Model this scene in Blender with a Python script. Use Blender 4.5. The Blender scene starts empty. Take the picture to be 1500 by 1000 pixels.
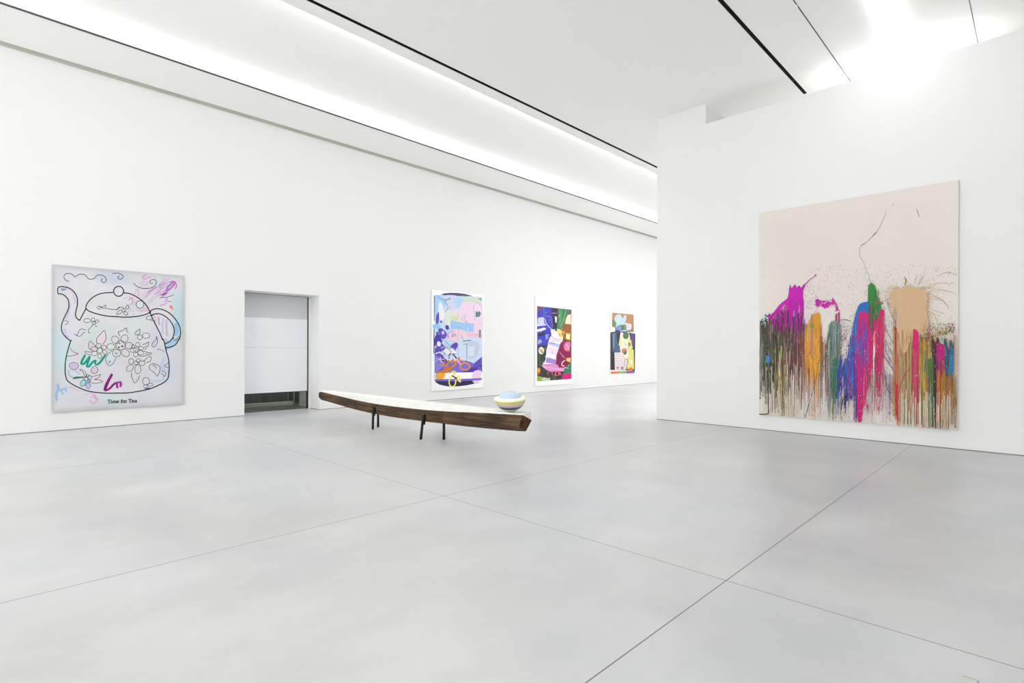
import bpy, bmesh, math, random
from mathutils import Vector, Matrix, noise
PI = math.pi
C = bpy.context.scene.collection
sc = bpy.context.scene

# ---------------------------------------------------------------- helpers
def lin(c):
    return tuple(((v/255)/12.92 if v/255 <= .04045 else ((v/255+.055)/1.055)**2.4) for v in c)

def mat(name, rgb, rough=.6, metal=0, spec=.5, emit=0, emit_rgb=None):
    m = bpy.data.materials.new(name); m.use_nodes = True
    b = m.node_tree.nodes['Principled BSDF']
    b.inputs['Base Color'].default_value = (*lin(rgb), 1)
    b.inputs['Roughness'].default_value = rough
    b.inputs['Metallic'].default_value = metal
    b.inputs['Specular IOR Level'].default_value = spec
    if emit:
        b.inputs['Emission Color'].default_value = (*lin(emit_rgb or (255, 255, 255)), 1)
        b.inputs['Emission Strength'].default_value = emit
    return m

def N(nt, kind, **kw):
    n = nt.nodes.new(kind)
    for k, v in kw.items(): setattr(n, k, v)
    return n

def noisy(m, rgb, rgb2, scale=3, detail=6, stretch=(1, 1, 1), bump=0, lo=.35, hi=.65, dist=0):
    """base colour that drifts between two tones, with optional relief"""
    nt = m.node_tree; b = nt.nodes['Principled BSDF']
    tc = N(nt, 'ShaderNodeTexCoord'); mp = N(nt, 'ShaderNodeMapping')
    mp.inputs['Scale'].default_value = stretch
    no = N(nt, 'ShaderNodeTexNoise'); no.inputs['Scale'].default_value = scale
    no.inputs['Detail'].default_value = detail; no.inputs['Distortion'].default_value = dist
    cr = N(nt, 'ShaderNodeValToRGB')
    cr.color_ramp.elements[0].position = lo; cr.color_ramp.elements[1].position = hi
    cr.color_ramp.elements[0].color = (*lin(rgb), 1); cr.color_ramp.elements[1].color = (*lin(rgb2), 1)
    L = nt.links.new
    L(tc.outputs['Object'], mp.inputs[0]); L(mp.outputs[0], no.inputs['Vector'])
    L(no.outputs['Fac'], cr.inputs[0]); L(cr.outputs[0], b.inputs['Base Color'])
    if bump:
        bp = N(nt, 'ShaderNodeBump'); bp.inputs['Strength'].default_value = bump
        bp.inputs['Distance'].default_value = .02
        L(no.outputs['Fac'], bp.inputs['Height']); L(bp.outputs[0], b.inputs['Normal'])
    return m

def obj(name, bm, m, parent=None):
    me = bpy.data.meshes.new(name); bm.normal_update(); bm.to_mesh(me); bm.free()
    for mm in (m if isinstance(m, (list, tuple)) else [m]): me.materials.append(mm)
    o = bpy.data.objects.new(name, me); C.objects.link(o)
    if parent: o.parent = parent
    return o

def tag(o, label, cat, group=None):
    o['label'] = label; o['category'] = cat
    if group: o['group'] = group
    return o

def thing(name, label, cat, loc=(0, 0, 0), rotz=0, group=None):
    o = bpy.data.objects.new(name, None); C.objects.link(o)
    o.location = loc; o.rotation_euler = (0, 0, rotz)
    return tag(o, label, cat, group)

def struct(name, bm, m):
    o = obj(name, bm, m); o['kind'] = 'structure'; return o

def add_box(bm, x0, x1, y0, y1, z0, z1, bevel=0, mi=0):
    vs = [bm.verts.new(p) for p in ((x0,y0,z0),(x1,y0,z0),(x1,y1,z0),(x0,y1,z0),(x0,y0,z1),(x1,y0,z1),(x1,y1,z1),(x0,y1,z1))]
    fs = [bm.faces.new([vs[i] for i in f]) for f in ((3,2,1,0),(4,5,6,7),(0,1,5,4),(1,2,6,5),(2,3,7,6),(3,0,4,7))]
    for f in fs: f.material_index = mi
    if bevel:
        es = list({e for f in fs for e in f.edges})
        bmesh.ops.bevel(bm, geom=es, offset=bevel, segments=2, affect='EDGES', profile=.6)

def box(*a, **k):
    bm = bmesh.new(); add_box(bm, *a, **k); return bm

def add_tube(bm, p0, p1, r0, r1=None, seg=20):
    r1 = r0 if r1 is None else r1
    p0 = Vector(p0); p1 = Vector(p1); d = (p1-p0).normalized()
    a = d.orthogonal().normalized(); b = d.cross(a)
    rings = []
    for p, r in ((p0, r0), (p1, r1)):
        rings.append([bm.verts.new(p + a*r*math.cos(t*2*PI/seg) + b*r*math.sin(t*2*PI/seg)) for t in range(seg)])
    for i in range(seg):
        f = bm.faces.new([rings[0][i], rings[0][(i+1) % seg], rings[1][(i+1) % seg], rings[1][i]]); f.smooth = True
    bm.faces.new(list(reversed(rings[0]))); bm.faces.new(rings[1])

# ---------------------------------------------------------------- camera
F = 797.27; YAW = math.radians(44.1428); ROLL = math.radians(.15)
r = Vector((math.cos(YAW), math.sin(YAW), 0)); f = Vector((-math.sin(YAW), math.cos(YAW), 0)); u = Vector((0, 0, 1))
r, u = r*math.cos(ROLL)+u*math.sin(ROLL), u*math.cos(ROLL)-r*math.sin(ROLL)
cd = bpy.data.cameras.new('camera'); cam = bpy.data.objects.new('camera', cd); C.objects.link(cam)
cd.sensor_width = 36; cd.lens = F*36/1500; cd.shift_y = 12.97/1500; cd.clip_end = 200
M = Matrix((r, u, -f)).transposed().to_4x4(); M.translation = (0, 0, 1.5); cam.matrix_world = M
sc.camera = cam

# ---------------------------------------------------------------- materials
m_wall = mat('wall_paint', (235, 236, 236), .9, spec=.15)
m_ceil = mat('ceiling_paint', (250, 249, 247), .92, spec=.1)
m_gap = mat('gap_shade_beige', (196, 195, 184), .9, spec=.1)
m_black = mat('black_track', (6, 6, 6), .7, spec=.1)
m_dark = mat('dark_line', (52, 48, 50), .6)
m_grey = mat('seam_grey', (120, 120, 120), .8)
m_glow = mat('light_diffuser', (255, 255, 255), .5, emit=2.1, emit_rgb=(255, 254, 252))
m_glow3 = mat('added_uplight_diffuser', (255, 255, 255), .5, emit=6, emit_rgb=(255, 254, 252))
m_glow5 = mat('rear_fill_diffuser', (255, 255, 255), .5, emit=6.5, emit_rgb=(255, 254, 252))
m_glow4 = mat('light_diffuser_hidden', (255, 255, 255), .5, emit=3.5, emit_rgb=(255, 254, 252))
m_glow2 = mat('light_diffuser_cove', (255, 255, 255), .5, emit=2.9, emit_rgb=(255, 254, 252))
m_lamp = mat('lamp_housing', (235, 235, 235), .5)
m_steel = noisy(mat('brushed_steel', (150, 152, 146), .38, metal=.85), (118, 122, 116), (150, 153, 146), 2, stretch=(1, 1, 22))
m_steel_l = noisy(mat('pale_steel', (190, 192, 180), .5, metal=.2), (172, 176, 160), (190, 192, 178), 2, stretch=(1, 8, 1))
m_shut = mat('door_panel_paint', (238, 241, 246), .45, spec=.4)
m_shut_top = mat('door_panel_top_grey', (208, 210, 213), .45, spec=.4)  # top panel in a greyer tone than the ones below
m_post = noisy(mat('black_steel', (8, 8, 8), .45, spec=.4), (6, 6, 6), (14, 13, 13), 8)
m_white = noisy(mat('white_plaster', (240, 240, 236), .85, spec=.2), (236, 235, 229), (246, 246, 243), 5, stretch=(1, 2, 2), bump=.15)
m_rust = noisy(mat('orange_wood', (120, 60, 14), .7, spec=.3), (44, 27, 10), (112, 68, 22), 16, bump=.5)
m_raw = mat('raw_linen_edge', (190, 184, 172), .9)

# timber: long grain running with the beam
m_wood = mat('old_timber', (75, 58, 42), .72, spec=.3)
nt = m_wood.node_tree; L = nt.links.new; b = nt.nodes['Principled BSDF']
tc = N(nt, 'ShaderNodeTexCoord'); mp = N(nt, 'ShaderNodeMapping'); mp.inputs['Scale'].default_value = (1.0, 12, 26)
mp.inputs['Rotation'].default_value = (0, .12, 0)
n1 = N(nt, 'ShaderNodeTexNoise'); n1.inputs['Scale'].default_value = 2.4; n1.inputs['Detail'].default_value = 9; n1.inputs['Distortion'].default_value = 1.1
n2 = N(nt, 'ShaderNodeTexNoise'); n2.inputs['Scale'].default_value = 2.2; n2.inputs['Detail'].default_value = 4
c1 = N(nt, 'ShaderNodeValToRGB')
for i, (p, c) in enumerate(((.28, (38, 29, 18)), (.46, (86, 68, 46)), (.6, (112, 93, 68)), (.8, (136, 118, 92)))):
    e = c1.color_ramp.elements[i] if i < 2 else c1.color_ramp.elements.new(p)
    e.position = p; e.color = (*lin(c), 1)
mx = N(nt, 'ShaderNodeMix', data_type='RGBA', blend_type='MULTIPLY'); mx.inputs[0].default_value = .75
c2 = N(nt, 'ShaderNodeValToRGB'); c2.color_ramp.elements[0].position = .35; c2.color_ramp.elements[1].position = .7
c2.color_ramp.elements[0].color = (*lin((150, 128, 112)), 1); c2.color_ramp.elements[1].color = (*lin((250, 238, 224)), 1)
L(tc.outputs['Object'], mp.inputs[0]); L(mp.outputs[0], n1.inputs['Vector']); L(tc.outputs['Object'], n2.inputs['Vector'])
L(n1.outputs['Fac'], c1.inputs[0]); L(n2.outputs['Fac'], c2.inputs[0])
L(c1.outputs[0], mx.inputs[6]); L(c2.outputs[0], mx.inputs[7]); L(mx.outputs[2], b.inputs['Base Color'])
bp = N(nt, 'ShaderNodeBump'); bp.inputs['Strength'].default_value = .6; bp.inputs['Distance'].default_value = .01
L(n1.outputs['Fac'], bp.inputs['Height']); L(bp.outputs[0], b.inputs['Normal'])

# polished concrete: cloudy trowel marks and saw-cut joints
SEAM_X = [-8.87, -4.40, -1.47]; SEAM_Y = [3.53]
m_floor = mat('polished_concrete', (216, 216, 214), .3, spec=.42)
nt = m_floor.node_tree; L = nt.links.new; b = nt.nodes['Principled BSDF']
tc = N(nt, 'ShaderNodeTexCoord'); sx = N(nt, 'ShaderNodeSeparateXYZ'); L(tc.outputs['Object'], sx.inputs[0])
def noise_ramp(scale, stretch, lo, hi, ca, cb, detail=5, dist=.6, rough=.55, rz=0):
    mp = N(nt, 'ShaderNodeMapping'); mp.inputs['Scale'].default_value = stretch; mp.inputs['Rotation'].default_value = (0, 0, rz)
    n = N(nt, 'ShaderNodeTexNoise'); n.inputs['Scale'].default_value = scale; n.inputs['Detail'].default_value = detail
    n.inputs['Distortion'].default_value = dist; n.inputs['Roughness'].default_value = rough
    c = N(nt, 'ShaderNodeValToRGB'); c.color_ramp.elements[0].position = lo; c.color_ramp.elements[1].position = hi
    c.color_ramp.elements[0].color = (*lin(ca), 1); c.color_ramp.elements[1].color = (*lin(cb), 1)
    L(tc.outputs['Object'], mp.inputs[0]); L(mp.outputs[0], n.inputs['Vector']); L(n.outputs['Fac'], c.inputs[0])
    return c.outputs[0], n.outputs['Fac']
A, fa = noise_ramp(.5, (1, 1, 1), .25, .75, (194, 196, 197), (219, 219, 217), 5, 0, .6)
B, fb = noise_ramp(1.5, (1, .55, 1), .3, .7, (240, 240, 240), (255, 255, 255), 6, 0, .6, .7)
D, fd = noise_ramp(.33, (1, 1, 1), .3, .7, (246, 248, 255), (255, 255, 252), 3, 0)
def mult(a, c, fac=1):
    m = N(nt, 'ShaderNodeMix', data_type='RGBA', blend_type='MULTIPLY'); m.inputs[0].default_value = fac
    L(a, m.inputs[6]); L(c, m.inputs[7]); return m.outputs[2]
col = mult(mult(A, B), D)
def mth(op, a, v):
    n = N(nt, 'ShaderNodeMath', operation=op); L(a, n.inputs[0])
    if isinstance(v, (int, float)): n.inputs[1].default_value = v
    else: L(v, n.inputs[1])
    return n.outputs[0]
mask = None
for ax, vals, w in ((0, SEAM_X, .0038), (1, SEAM_Y, .0034)):
    for v in vals:
        d = mth('LESS_THAN', mth('ABSOLUTE', mth('SUBTRACT', sx.outputs[ax], v), 0), w)
        mask = d if mask is None else mth('MAXIMUM', mask, d)
d = mth('LESS_THAN', mth('ABSOLUTE', mth('SUBTRACT', sx.outputs[1], 7.18), 0), .003)
d = mth('MULTIPLY', mth('MULTIPLY', d, mth('GREATER_THAN', sx.outputs[0], -1.47)), .4)
mask = mth('MAXIMUM', mask, d)
sm = N(nt, 'ShaderNodeMix', data_type='RGBA'); sm.inputs[7].default_value = (*lin((112, 104, 98)), 1)
L(mask, sm.inputs[0]); L(col, sm.inputs[6]); L(sm.outputs[2], b.inputs['Base Color'])
rr = N(nt, 'ShaderNodeMapRange'); rr.inputs['From Min'].default_value = .35; rr.inputs['From Max'].default_value = .65
rr.inputs['To Min'].default_value = .29; rr.inputs['To Max'].default_value = .38
L(fb, rr.inputs['Value']); L(rr.outputs[0], b.inputs['Roughness'])

# ---------------------------------------------------------------- room
XW = -12.95            # face of the long left wall
YR = 10.75             # face of the freestanding right wall
Y0, Y1, X1 = -11.0, 29.0, 8.0
ZC, ZS = 6.55, 6.81

bm = bmesh.new(); add_box(bm, -15.7, X1, Y0, Y1, -.2, 0); struct('floor', bm, m_floor)

# long left wall with the loading door opening (y 4.63..6.41)
DY0, DY1, DZ = 4.632, 6.413, 2.856
bm = bmesh.new()
add_box(bm, XW-.5, XW, Y0, DY0, 0, 7.25)
add_box(bm, XW-.5, XW, DY1, Y1, 0, 7.25)
add_box(bm, XW-.5, XW, DY0, DY1, DZ, 7.25)
struct('wall_left', bm, m_wall)
bm = bmesh.new()
add_box(bm, XW, XW+.002, Y0, DY0, 0, .012); add_box(bm, XW, XW+.002, DY1, Y1, 0, .012)
add_box(bm, XW-.5, XW, DY1-.002, DY1, 0, .012)
struct('shadow_line_left', bm, m_grey)  # thin grey strip paints in the shadow line where wall meets floor
# right wall and its pier up to the ceiling
XP = -6.02
bm = bmesh.new()
prof = [(XP, 0), (X1, 0), (X1, 6.14), (-4.925, 6.14), (-4.925, ZC), (XP, ZC)]
a = [bm.verts.new((x, YR, z)) for x, z in prof]; c = [bm.verts.new((x, YR+.95, z)) for x, z in prof]
bm.faces.new(a); bm.faces.new(list(reversed(c)))
for i in range(6): bm.faces.new([a[i], c[i], c[(i+1) % 6], a[(i+1) % 6]])
bmesh.ops.recalc_face_normals(bm, faces=bm.faces)
struct('wall_right', bm, m_wall)
struct('wall_far', box(XW, X1, Y1, Y1+.3, 0, 7.25), m_wall)
struct('wall_side', box(X1, X1+.3, Y0, Y1, 0, 7.25), m_wall)
struct('shadow_line_right', box(XP, X1, YR-.002, YR, 0, .012), m_grey)  # painted shadow line along the wall foot

# ceiling slabs
S1a, S1b = -7.615, -7.55          # first black slot
SRa, SRb = -3.345, -3.285         # second black slot
CR = -7.88                        # right lip of the cove
CL = -11.42                       # left lip of the cove
RA, RB = -2.565, -.735            # lit bay over the right wall
ZR = 7.02
bm = bmesh.new()
add_box(bm, CR, S1a, Y0, Y1, ZC, ZC+.25)
add_box(bm, S1b, SRa, Y0, 11.66, ZC, ZC+.25)
add_box(bm, S1b, SRb, 11.66, Y1, ZC, ZC+.25)
add_box(bm, SRb, RA, Y0, Y1, ZC, ZC+.25)
add_box(bm, RA+.012, RB-.012, Y0, Y1, ZC+.004, ZC+.25)
add_box(bm, RB, X1, Y0, Y1, ZC, ZC+.25)
struct('ceiling', bm, m_ceil)
bm = bmesh.new(); add_box(bm, -12.87, CL, Y0, Y1, ZS, ZS+.45); struct('ceiling_soffit_left', bm, m_ceil)
bm = bmesh.new()
add_box(bm, CL, S1a, Y0, Y1, ZR, ZR+.1)
struct('ceiling_cove', bm, m_ceil)
bm = bmesh.new(); add_box(bm, XW, XW+.012, Y0, Y1, 6.765, ZS+.12); struct('gap_shade_strip', bm, m_gap)  # beige strip colours in the shade of the gap under the soffit
bm = bmesh.new()
add_box(bm, CL-.03, CL+.004, Y0, Y1, ZS-.022, ZS)
struct('trim_2', bm, m_dark)
struct('trim_3', box(CR-.006, CR, Y0, Y1, ZC-.004, ZC+.25), m_ceil)
bm = bmesh.new()
for y0, y1 in ((Y0, 8.57), (8.66, Y1)): add_box(bm, RA, RA+.012, y0, y1, ZC-.002, ZC+.2)
struct('trim_4', bm, m_dark)
bm = bmesh.new()
for y0, y1 in ((Y0, 10.22), (10.26, Y1)): add_box(bm, RB-.012, RB, y0, y1, ZC-.002, ZC+.2)
struct('trim_5', bm, m_grey)

# recessed track channels in the two black slots
def track(x0, x1, y1, label, breaks):
    t = thing('track_channel', label, 'lighting track', ((x0+x1)/2, Y0, ZC), 0)
    w = (x1-x0)/2
    obj('channel', box(-w, w, 0, y1-Y0, -.003, .05), m_black, t)
    for yb in breaks: obj('joint', box(-w*.6, w*.6, yb-Y0, yb-Y0+.03, -.0045, -.003), m_dark, t)
    return t
track(S1a, S1b, Y1, 'long black track slot in the ceiling beside the wide cove, running the whole hall', (5.0, 9.1))
track(SRa, SRb, 11.66, 'thick black track slot in the ceiling ending above the freestanding right wall', (10.9,))

# linear lamps
def lamp(x0, x1, z0, z1, label, m, y0=Y0, y1=Y1, strips=1):
    t = thing('linear_light', label, 'ceiling light', ((x0+x1)/2, y0, z0))
    w = (x1-x0)/2; h = z1-z0
    obj('housing', box(-w*.9, w*.9, 0, y1-y0, h*.75, h), m_lamp, t)
    obj('diffuser', box(-w, w, .01, y1-y0-.01, 0, h*.75, bevel=0), m, t)
    return t
lamp(CL+.004, CL+.10, ZR-.075, ZR, 'long white strip light along the wall-side edge of the wide ceiling cove', m_glow2)
lamp(-8.33, -8.24, 6.85, 6.92, 'long white strip light behind the slot-side lip of the wide ceiling cove', m_glow4)
lamp(-1.74, -1.52, ZC-.05, ZC+.004, 'white strip light on the ceiling bay above the splattered painting', m_glow, y1=10.5)
lamp(-5.5, -4.8, ZC-.05, ZC-.002, 'added unseen strip light behind the freestanding right wall, lifting the far floor', m_glow5, y0=13, y1=28)  # unseen light added to brighten the far end of the hall
lamp(-2.5, -1.0, 6.142, 6.2, 'wide unseen uplight added on top of the freestanding right wall', m_glow3, y0=11.2, y1=11.55)  # hidden light added to brighten the ceiling bay near the wall

# ---------------------------------------------------------------- loading door in the left wall
XD = XW-.51
t = bpy.data.objects.new('door_1', None); C.objects.link(t); t.location = (XD, (DY0+6.345)/2, 0); t['kind'] = 'structure'
hw = (6.345-DY0)/2
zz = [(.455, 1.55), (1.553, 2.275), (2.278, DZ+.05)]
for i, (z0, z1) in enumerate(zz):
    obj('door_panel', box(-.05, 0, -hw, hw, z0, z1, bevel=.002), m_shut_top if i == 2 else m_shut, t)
obj('bottom_seal', box(-.045, .0, -hw, hw, .435, .455), m_dark, t)
obj('guide_track', box(-.06, .012, hw, hw+.028, 0, DZ), m_dark, t)
obj('frame', box(-.06, .02, hw+.028, hw+.07, 0, DZ), m_wall, t)
obj('head_frame', box(-.02, .03, -hw, hw+.028, DZ-.02, DZ), mat('head_grey', (170, 171, 172), .7), t)
# steel lift cage seen under the raised door
t = thing('goods_lift', 'grey steel goods lift interior visible under the raised white door', 'lift', (XD-.1, 5.4, 0))
m_dk = noisy(mat('dark_steel', (96, 100, 94), .45, metal=.3), (84, 88, 82), (104, 108, 102), 2, stretch=(1, 9, 1))
obj('platform', box(-1.9, .06, -1.3, 1.40, .001, .012), m_dk, t)
obj('back_panel', box(-1.65, -1.6, -1.3, 1.40, .012, 2.8), m_dk, t)
obj('side_panel', box(-.60, .03, 1.06, 1.10, .012, 2.8), m_steel_l, t)
obj('side_panel', box(-1.6, -.60, 1.36, 1.40, .012, 2.8), m_dk, t)
obj('side_panel', box(-1.6, .0, -1.3, -1.25, .012, 2.8), m_steel, t)
obj('ceiling_panel', box(-1.6, 0, -1.25, 1.06, 2.8, 2.85), m_steel, t)
obj('fill_panel', box(-1.3, -.5, -.8, .7, 2.77, 2.8), mat('lift_fill_glow', (255, 255, 255), .5, emit=2.6), t)  # unseen glowing panel added to brighten the cage under the door
obj('bumper_rail', box(-1.02, -.94, -1.24, 1.04, .013, .112, bevel=.006), m_steel_l, t)
obj('rail_end', box(-1.03, -.93, 1.04, 1.065, .013, .14, bevel=.004), m_steel, t)
for a_, b_, c_ in (((-.86, 1.03, .013), (-.86, 1.03, 2.8), .018), ((-1.0, .93, .115), (-1.0, .93, 2.8), .012)):
    bm = bmesh.new(); add_tube(bm, a_, b_, c_); obj('upright', bm, m_steel_l, t)

# ---------------------------------------------------------------- timber beam sculpture
def interp(tab, x):
    if x <= tab[0][0]: return tab[0][1]
    for (a, p), (c, q) in zip(tab, tab[1:]):
        if x <= c:
            k = (x-a)/(c-a); return p+(q-p)*k
    return tab[-1][1]
FT = [(-11.32, .596), (-10.98, .580), (-10.33, .541), (-9.79, .508), (-9.13, .484), (-8.35, .478), (-7.54, .488), (-6.81, .514), (-6.31, .543), (-5.86, .567), (-5.50, .582), (-5.2, .594)]
FB = [(-11.32, .43), (-11.22, .412), (-10.33, .351), (-9.79, .312), (-9.13, .285), (-8.35, .277), (-7.54, .285), (-6.81, .314), (-6.31, .342), (-5.86, .372), (-5.50, .397), (-5.2, .414)]
def smooth_tab(tab, x, w=.25): return sum(interp(tab, x+d*w) for d in (-1, -.5, 0, .5, 1))/5 if tab[0][0]+w < x < tab[-1][0]-w else interp(tab, x)
YF, YB = 5.60, 5.86
def drop(x):                      # the back edge hangs lower than the front towards the right tip
    k = min(1, max(0, (x+8.5)/3.2)); return .02+.075*k
BX = -8.26
sculpt = thing('timber_beam_sculpture', 'long bowed dark timber beam levelled with white plaster, raised on black posts', 'sculpture', (BX, 5.73, 0))
bm = bmesh.new(); n = 110; rings = []
random.seed(4)
for i in range(n+1):
    x = -11.32+(11.32-5.23)*i/n
    ft, fb = smooth_tab(FT, x), smooth_tab(FB, x)
    # small chips in the upper edge near the right end
    if x > -7: ft -= .006*max(0, noise.noise(Vector((x*6, 0, 3))))
    if -5.85 < x < -5.62: ft -= .012
    d = drop(x); e = .010
    j = lambda s: .004*noise.noise(Vector((x*3, s, 1)))
    if i == 0: fb += .03; ft -= .03
    elif i == 1: fb += .008; ft -= .006
    pts = [(YF+e, ft), (YF, ft-e), (YF, fb+e), (YF+e, fb), (YB-e, fb-d), (YB, fb-d+e), (YB, ft-d-e), (YB-e, ft-d)]
    k = i/n
    ring = []
    for q, (y, z) in enumerate(pts):
        sx_ = x
        sx_ = x+((-.07 if q in (2, 3) else 0)+(-.06 if q in (6, 7) else 0)+(-.16 if q in (4, 5) else 0))*max(0, (i-n+8)/8)
        ring.append(bm.verts.new((sx_-BX, y-5.73+j(q), z+j(q+9)*.6)))
    rings.append(ring)
for a, c in zip(rings, rings[1:]):
    for q in range(8):
        bm.faces.new([a[q], a[(q+1) % 8], c[(q+1) % 8], c[q]])
bm.faces.new(list(reversed(rings[0]))); ef = bm.faces.new(rings[-1])
bmesh.ops.recalc_face_normals(bm, faces=bm.faces)
ef.material_index = 1
o = obj('timber_beam', bm, [m_wood, m_rust], sculpt)
o['label'] = 'bowed dark brown timber with a sawn orange end'
bm = bmesh.new(); rings = []
for i in range(n+1):
    x = -11.30+(11.30-5.215)*i/n
    lo = smooth_tab(FT, x)-.004; d = drop(x); top = max(.600, lo+.006)
    y0 = YF+.004; y1 = YB+.004
    bk = .085*max(0, (i-n+5)/5)
    rings.append([bm.verts.new((x-BX-(bk if y > 5.7 else 0), y-5.73, z)) for y, z in ((y0, lo), (y0, top-.004), (y0+.004, top), (y1-.004, top), (y1, top-.004), (y1, lo-d))])
for a, c in zip(rings, rings[1:]):
    for q in range(6): bm.faces.new([a[q], a[(q+1) % 6], c[(q+1) % 6], c[q]])
bm.faces.new(list(reversed(rings[0]))); bm.faces.new(rings[-1])
bmesh.ops.recalc_face_normals(bm, faces=bm.faces)
o = obj('plaster_fill', bm, m_white, sculpt); o['label'] = 'white plaster filling the hollow of the beam flush and level'
for (x, y, xt, yt, zt) in ((-9.056, 5.555, -9.065, 5.572, .415), (-9.262, 5.80, -9.262, 5.80, .285), (-7.455, 5.49, -7.50, 5.572, .40), (-7.184, 5.765, -7.184, 5.765, .30)):
    bm = bmesh.new(); add_tube(bm, (x-BX, y-5.73, 0), (xt-BX, yt-5.73, zt), .0225)
    if zt > .35:
        add_tube(bm, (xt-BX+.012, yt-5.73+.004, zt-.16), (xt-BX+.012, yt-5.73+.004, zt+.01), .026)
    obj('post', bm, m_post, sculpt)

# ---------------------------------------------------------------- striped spinning top on the beam
top = thing('striped_spinning_top', 'pastel striped bowl-shaped spinning top with a pale blue dome, balanced on the beam end', 'sculpture', (-5.59, 5.73, .6005))
top.rotation_euler = (math.radians(5.6), math.radians(3.2), 0)
def lathe(name, prof, mats, parent, seg=72):
    bm = bmesh.new(); rings = []
    for (rr_, z, mi) in prof:
        rings.append([bm.verts.new((rr_*math.cos(t*2*PI/seg), rr_*math.sin(t*2*PI/seg), z)) for t in range(seg)] if rr_ > 1e-5 else [bm.verts.new((0, 0, z))])
    for k, (a, c) in enumerate(zip(rings, rings[1:])):
        mi = prof[k][2]
        for i in range(seg):
            j = (i+1) % seg
            if len(a) == 1: fc = bm.faces.new([a[0], c[j], c[i]])
            elif len(c) == 1: fc = bm.faces.new([a[i], a[j], c[0]])
            else: fc = bm.faces.new([a[i], a[j], c[j], c[i]])
            fc.material_index = mi; fc.smooth = True
    bmesh.ops.recalc_face_normals(bm, faces=bm.faces)
    return obj(name, bm, mats, parent)
cols = [(214, 156, 20), (228, 222, 120), (170, 196, 232), (58, 62, 60), (88, 132, 96), (200, 120, 150), (190, 190, 214), (232, 206, 150), (214, 208, 120), (250, 250, 222), (250, 252, 240), (240, 208, 220), (196, 222, 246)]
tm = [mat('top_stripe_%d' % i, c, .3, spec=.5) for i, c in enumerate(cols)]
# outer profile radius at height: a round-bellied bowl
def R_at(z): return .235*math.sin(math.acos(max(0, 1-(z/.19)))) if z < .19 else .235
bands = [(0, .016, 0), (.016, .034, 1), (.034, .054, 2), (.054, .082, 3), (.082, .094, 4), (.094, .102, 5), (.102, .132, 6), (.132, .148, 7), (.148, .186, 8)]
prof = [(0, 0, 0)]
for z0, z1, mi in bands:
    for s in range(4):
        z = z0+(z1-z0)*s/4
        if z > 0: prof.append((.235*math.sqrt(1-(1-z/.19)**1.5), z, mi))
prof[-1] = (*prof[-1][:2], 8)
prof += [(.235, .186, 9), (.236, .196, 9), (.230, .206, 9), (.205, .216, 10), (.18, .222, 11), (.165, .224, 11), (.158, .222, 12), (0, .222, 12)]
lathe('bowl', prof, tm, top)
prof = [(.158, .222, 12)]+[(.158*math.cos(a), .222+.075*math.sin(a), 12) for a in [PI/2*s/10 for s in range(1, 10)]]+[(0, .297, 12)]
lathe('dome', prof, tm, top)

# small steel floor socket at the very front
t = thing('floor_socket', 'small flush grey floor socket cover in the concrete at the right front', 'socket', (-.225, 3.2, 0))
obj('cover', box(-.024, .024, -.06, .055, .0005, .003), mat('socket_cover', (202, 201, 197), .4), t)
bm = bmesh.new(); add_box(bm, -.026, .026, .055, .058, .0005, .0035); add_box(bm, .024, .027, -.06, .058, .0005, .0035)
obj('rim', bm, m_grey, t)
from mathutils.geometry import tessellate_polygon
# ---------------------------------------------------------------- paintings
# Each painting is a stretched canvas hung 2 cm off the wall. The picture is laid on in thin raised
# layers of paint; its drawing is given on a sketch sheet whose four corners are squared to the canvas.
def homog(q):
    """sketch quad (TL,TR,BR,BL) -> unit square"""
    (x0,y0),(x1,y1),(x2,y2),(x3,y3) = q
    dx1,dx2,dx3 = x1-x2, x3-x2, x0-x1+x2-x3; dy1,dy2,dy3 = y1-y2, y3-y2, y0-y1+y2-y3
    den = dx1*dy2-dx2*dy1; g = (dx3*dy2-dx2*dy3)/den; h = (dx1*dy3-dx3*dy1)/den
    return Matrix(((x1-x0+g*x1, x3-x0+h*x3, x0), (y1-y0+g*y1, y3-y0+h*y3, y0), (g, h, 1))).inverted()

def catmull(p, closed=False, k=6):
    n = len(p); out = []
    if n < 3: return list(p)
    for i in range(n if closed else n-1):
        a = p[(i-1) % n] if closed or i > 0 else p[0]; b_ = p[i]; c = p[(i+1) % n]
        d_ = p[(i+2) % n] if closed or i+2 < n else p[-1]
        for s in range(k):
            t = s/k
            out.append(tuple(.5*(2*b_[j]+(c[j]-a[j])*t+(2*a[j]-5*b_[j]+4*c[j]-d_[j])*t*t+(3*b_[j]-a[j]-3*c[j]+d_[j])*t**3) for j in (0, 1)))
    if not closed: out.append(p[-1])
    return out

m_paint = bpy.data.materials.new('paint'); m_paint.use_nodes = True
nt = m_paint.node_tree; b = nt.nodes['Principled BSDF']; at = nt.nodes.new('ShaderNodeAttribute'); at.attribute_name = 'pigment'
nt.links.new(at.outputs['Color'], b.inputs['Base Color']); b.inputs['Roughness'].default_value = .55; b.inputs['Specular IOR Level'].default_value = .3

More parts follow.
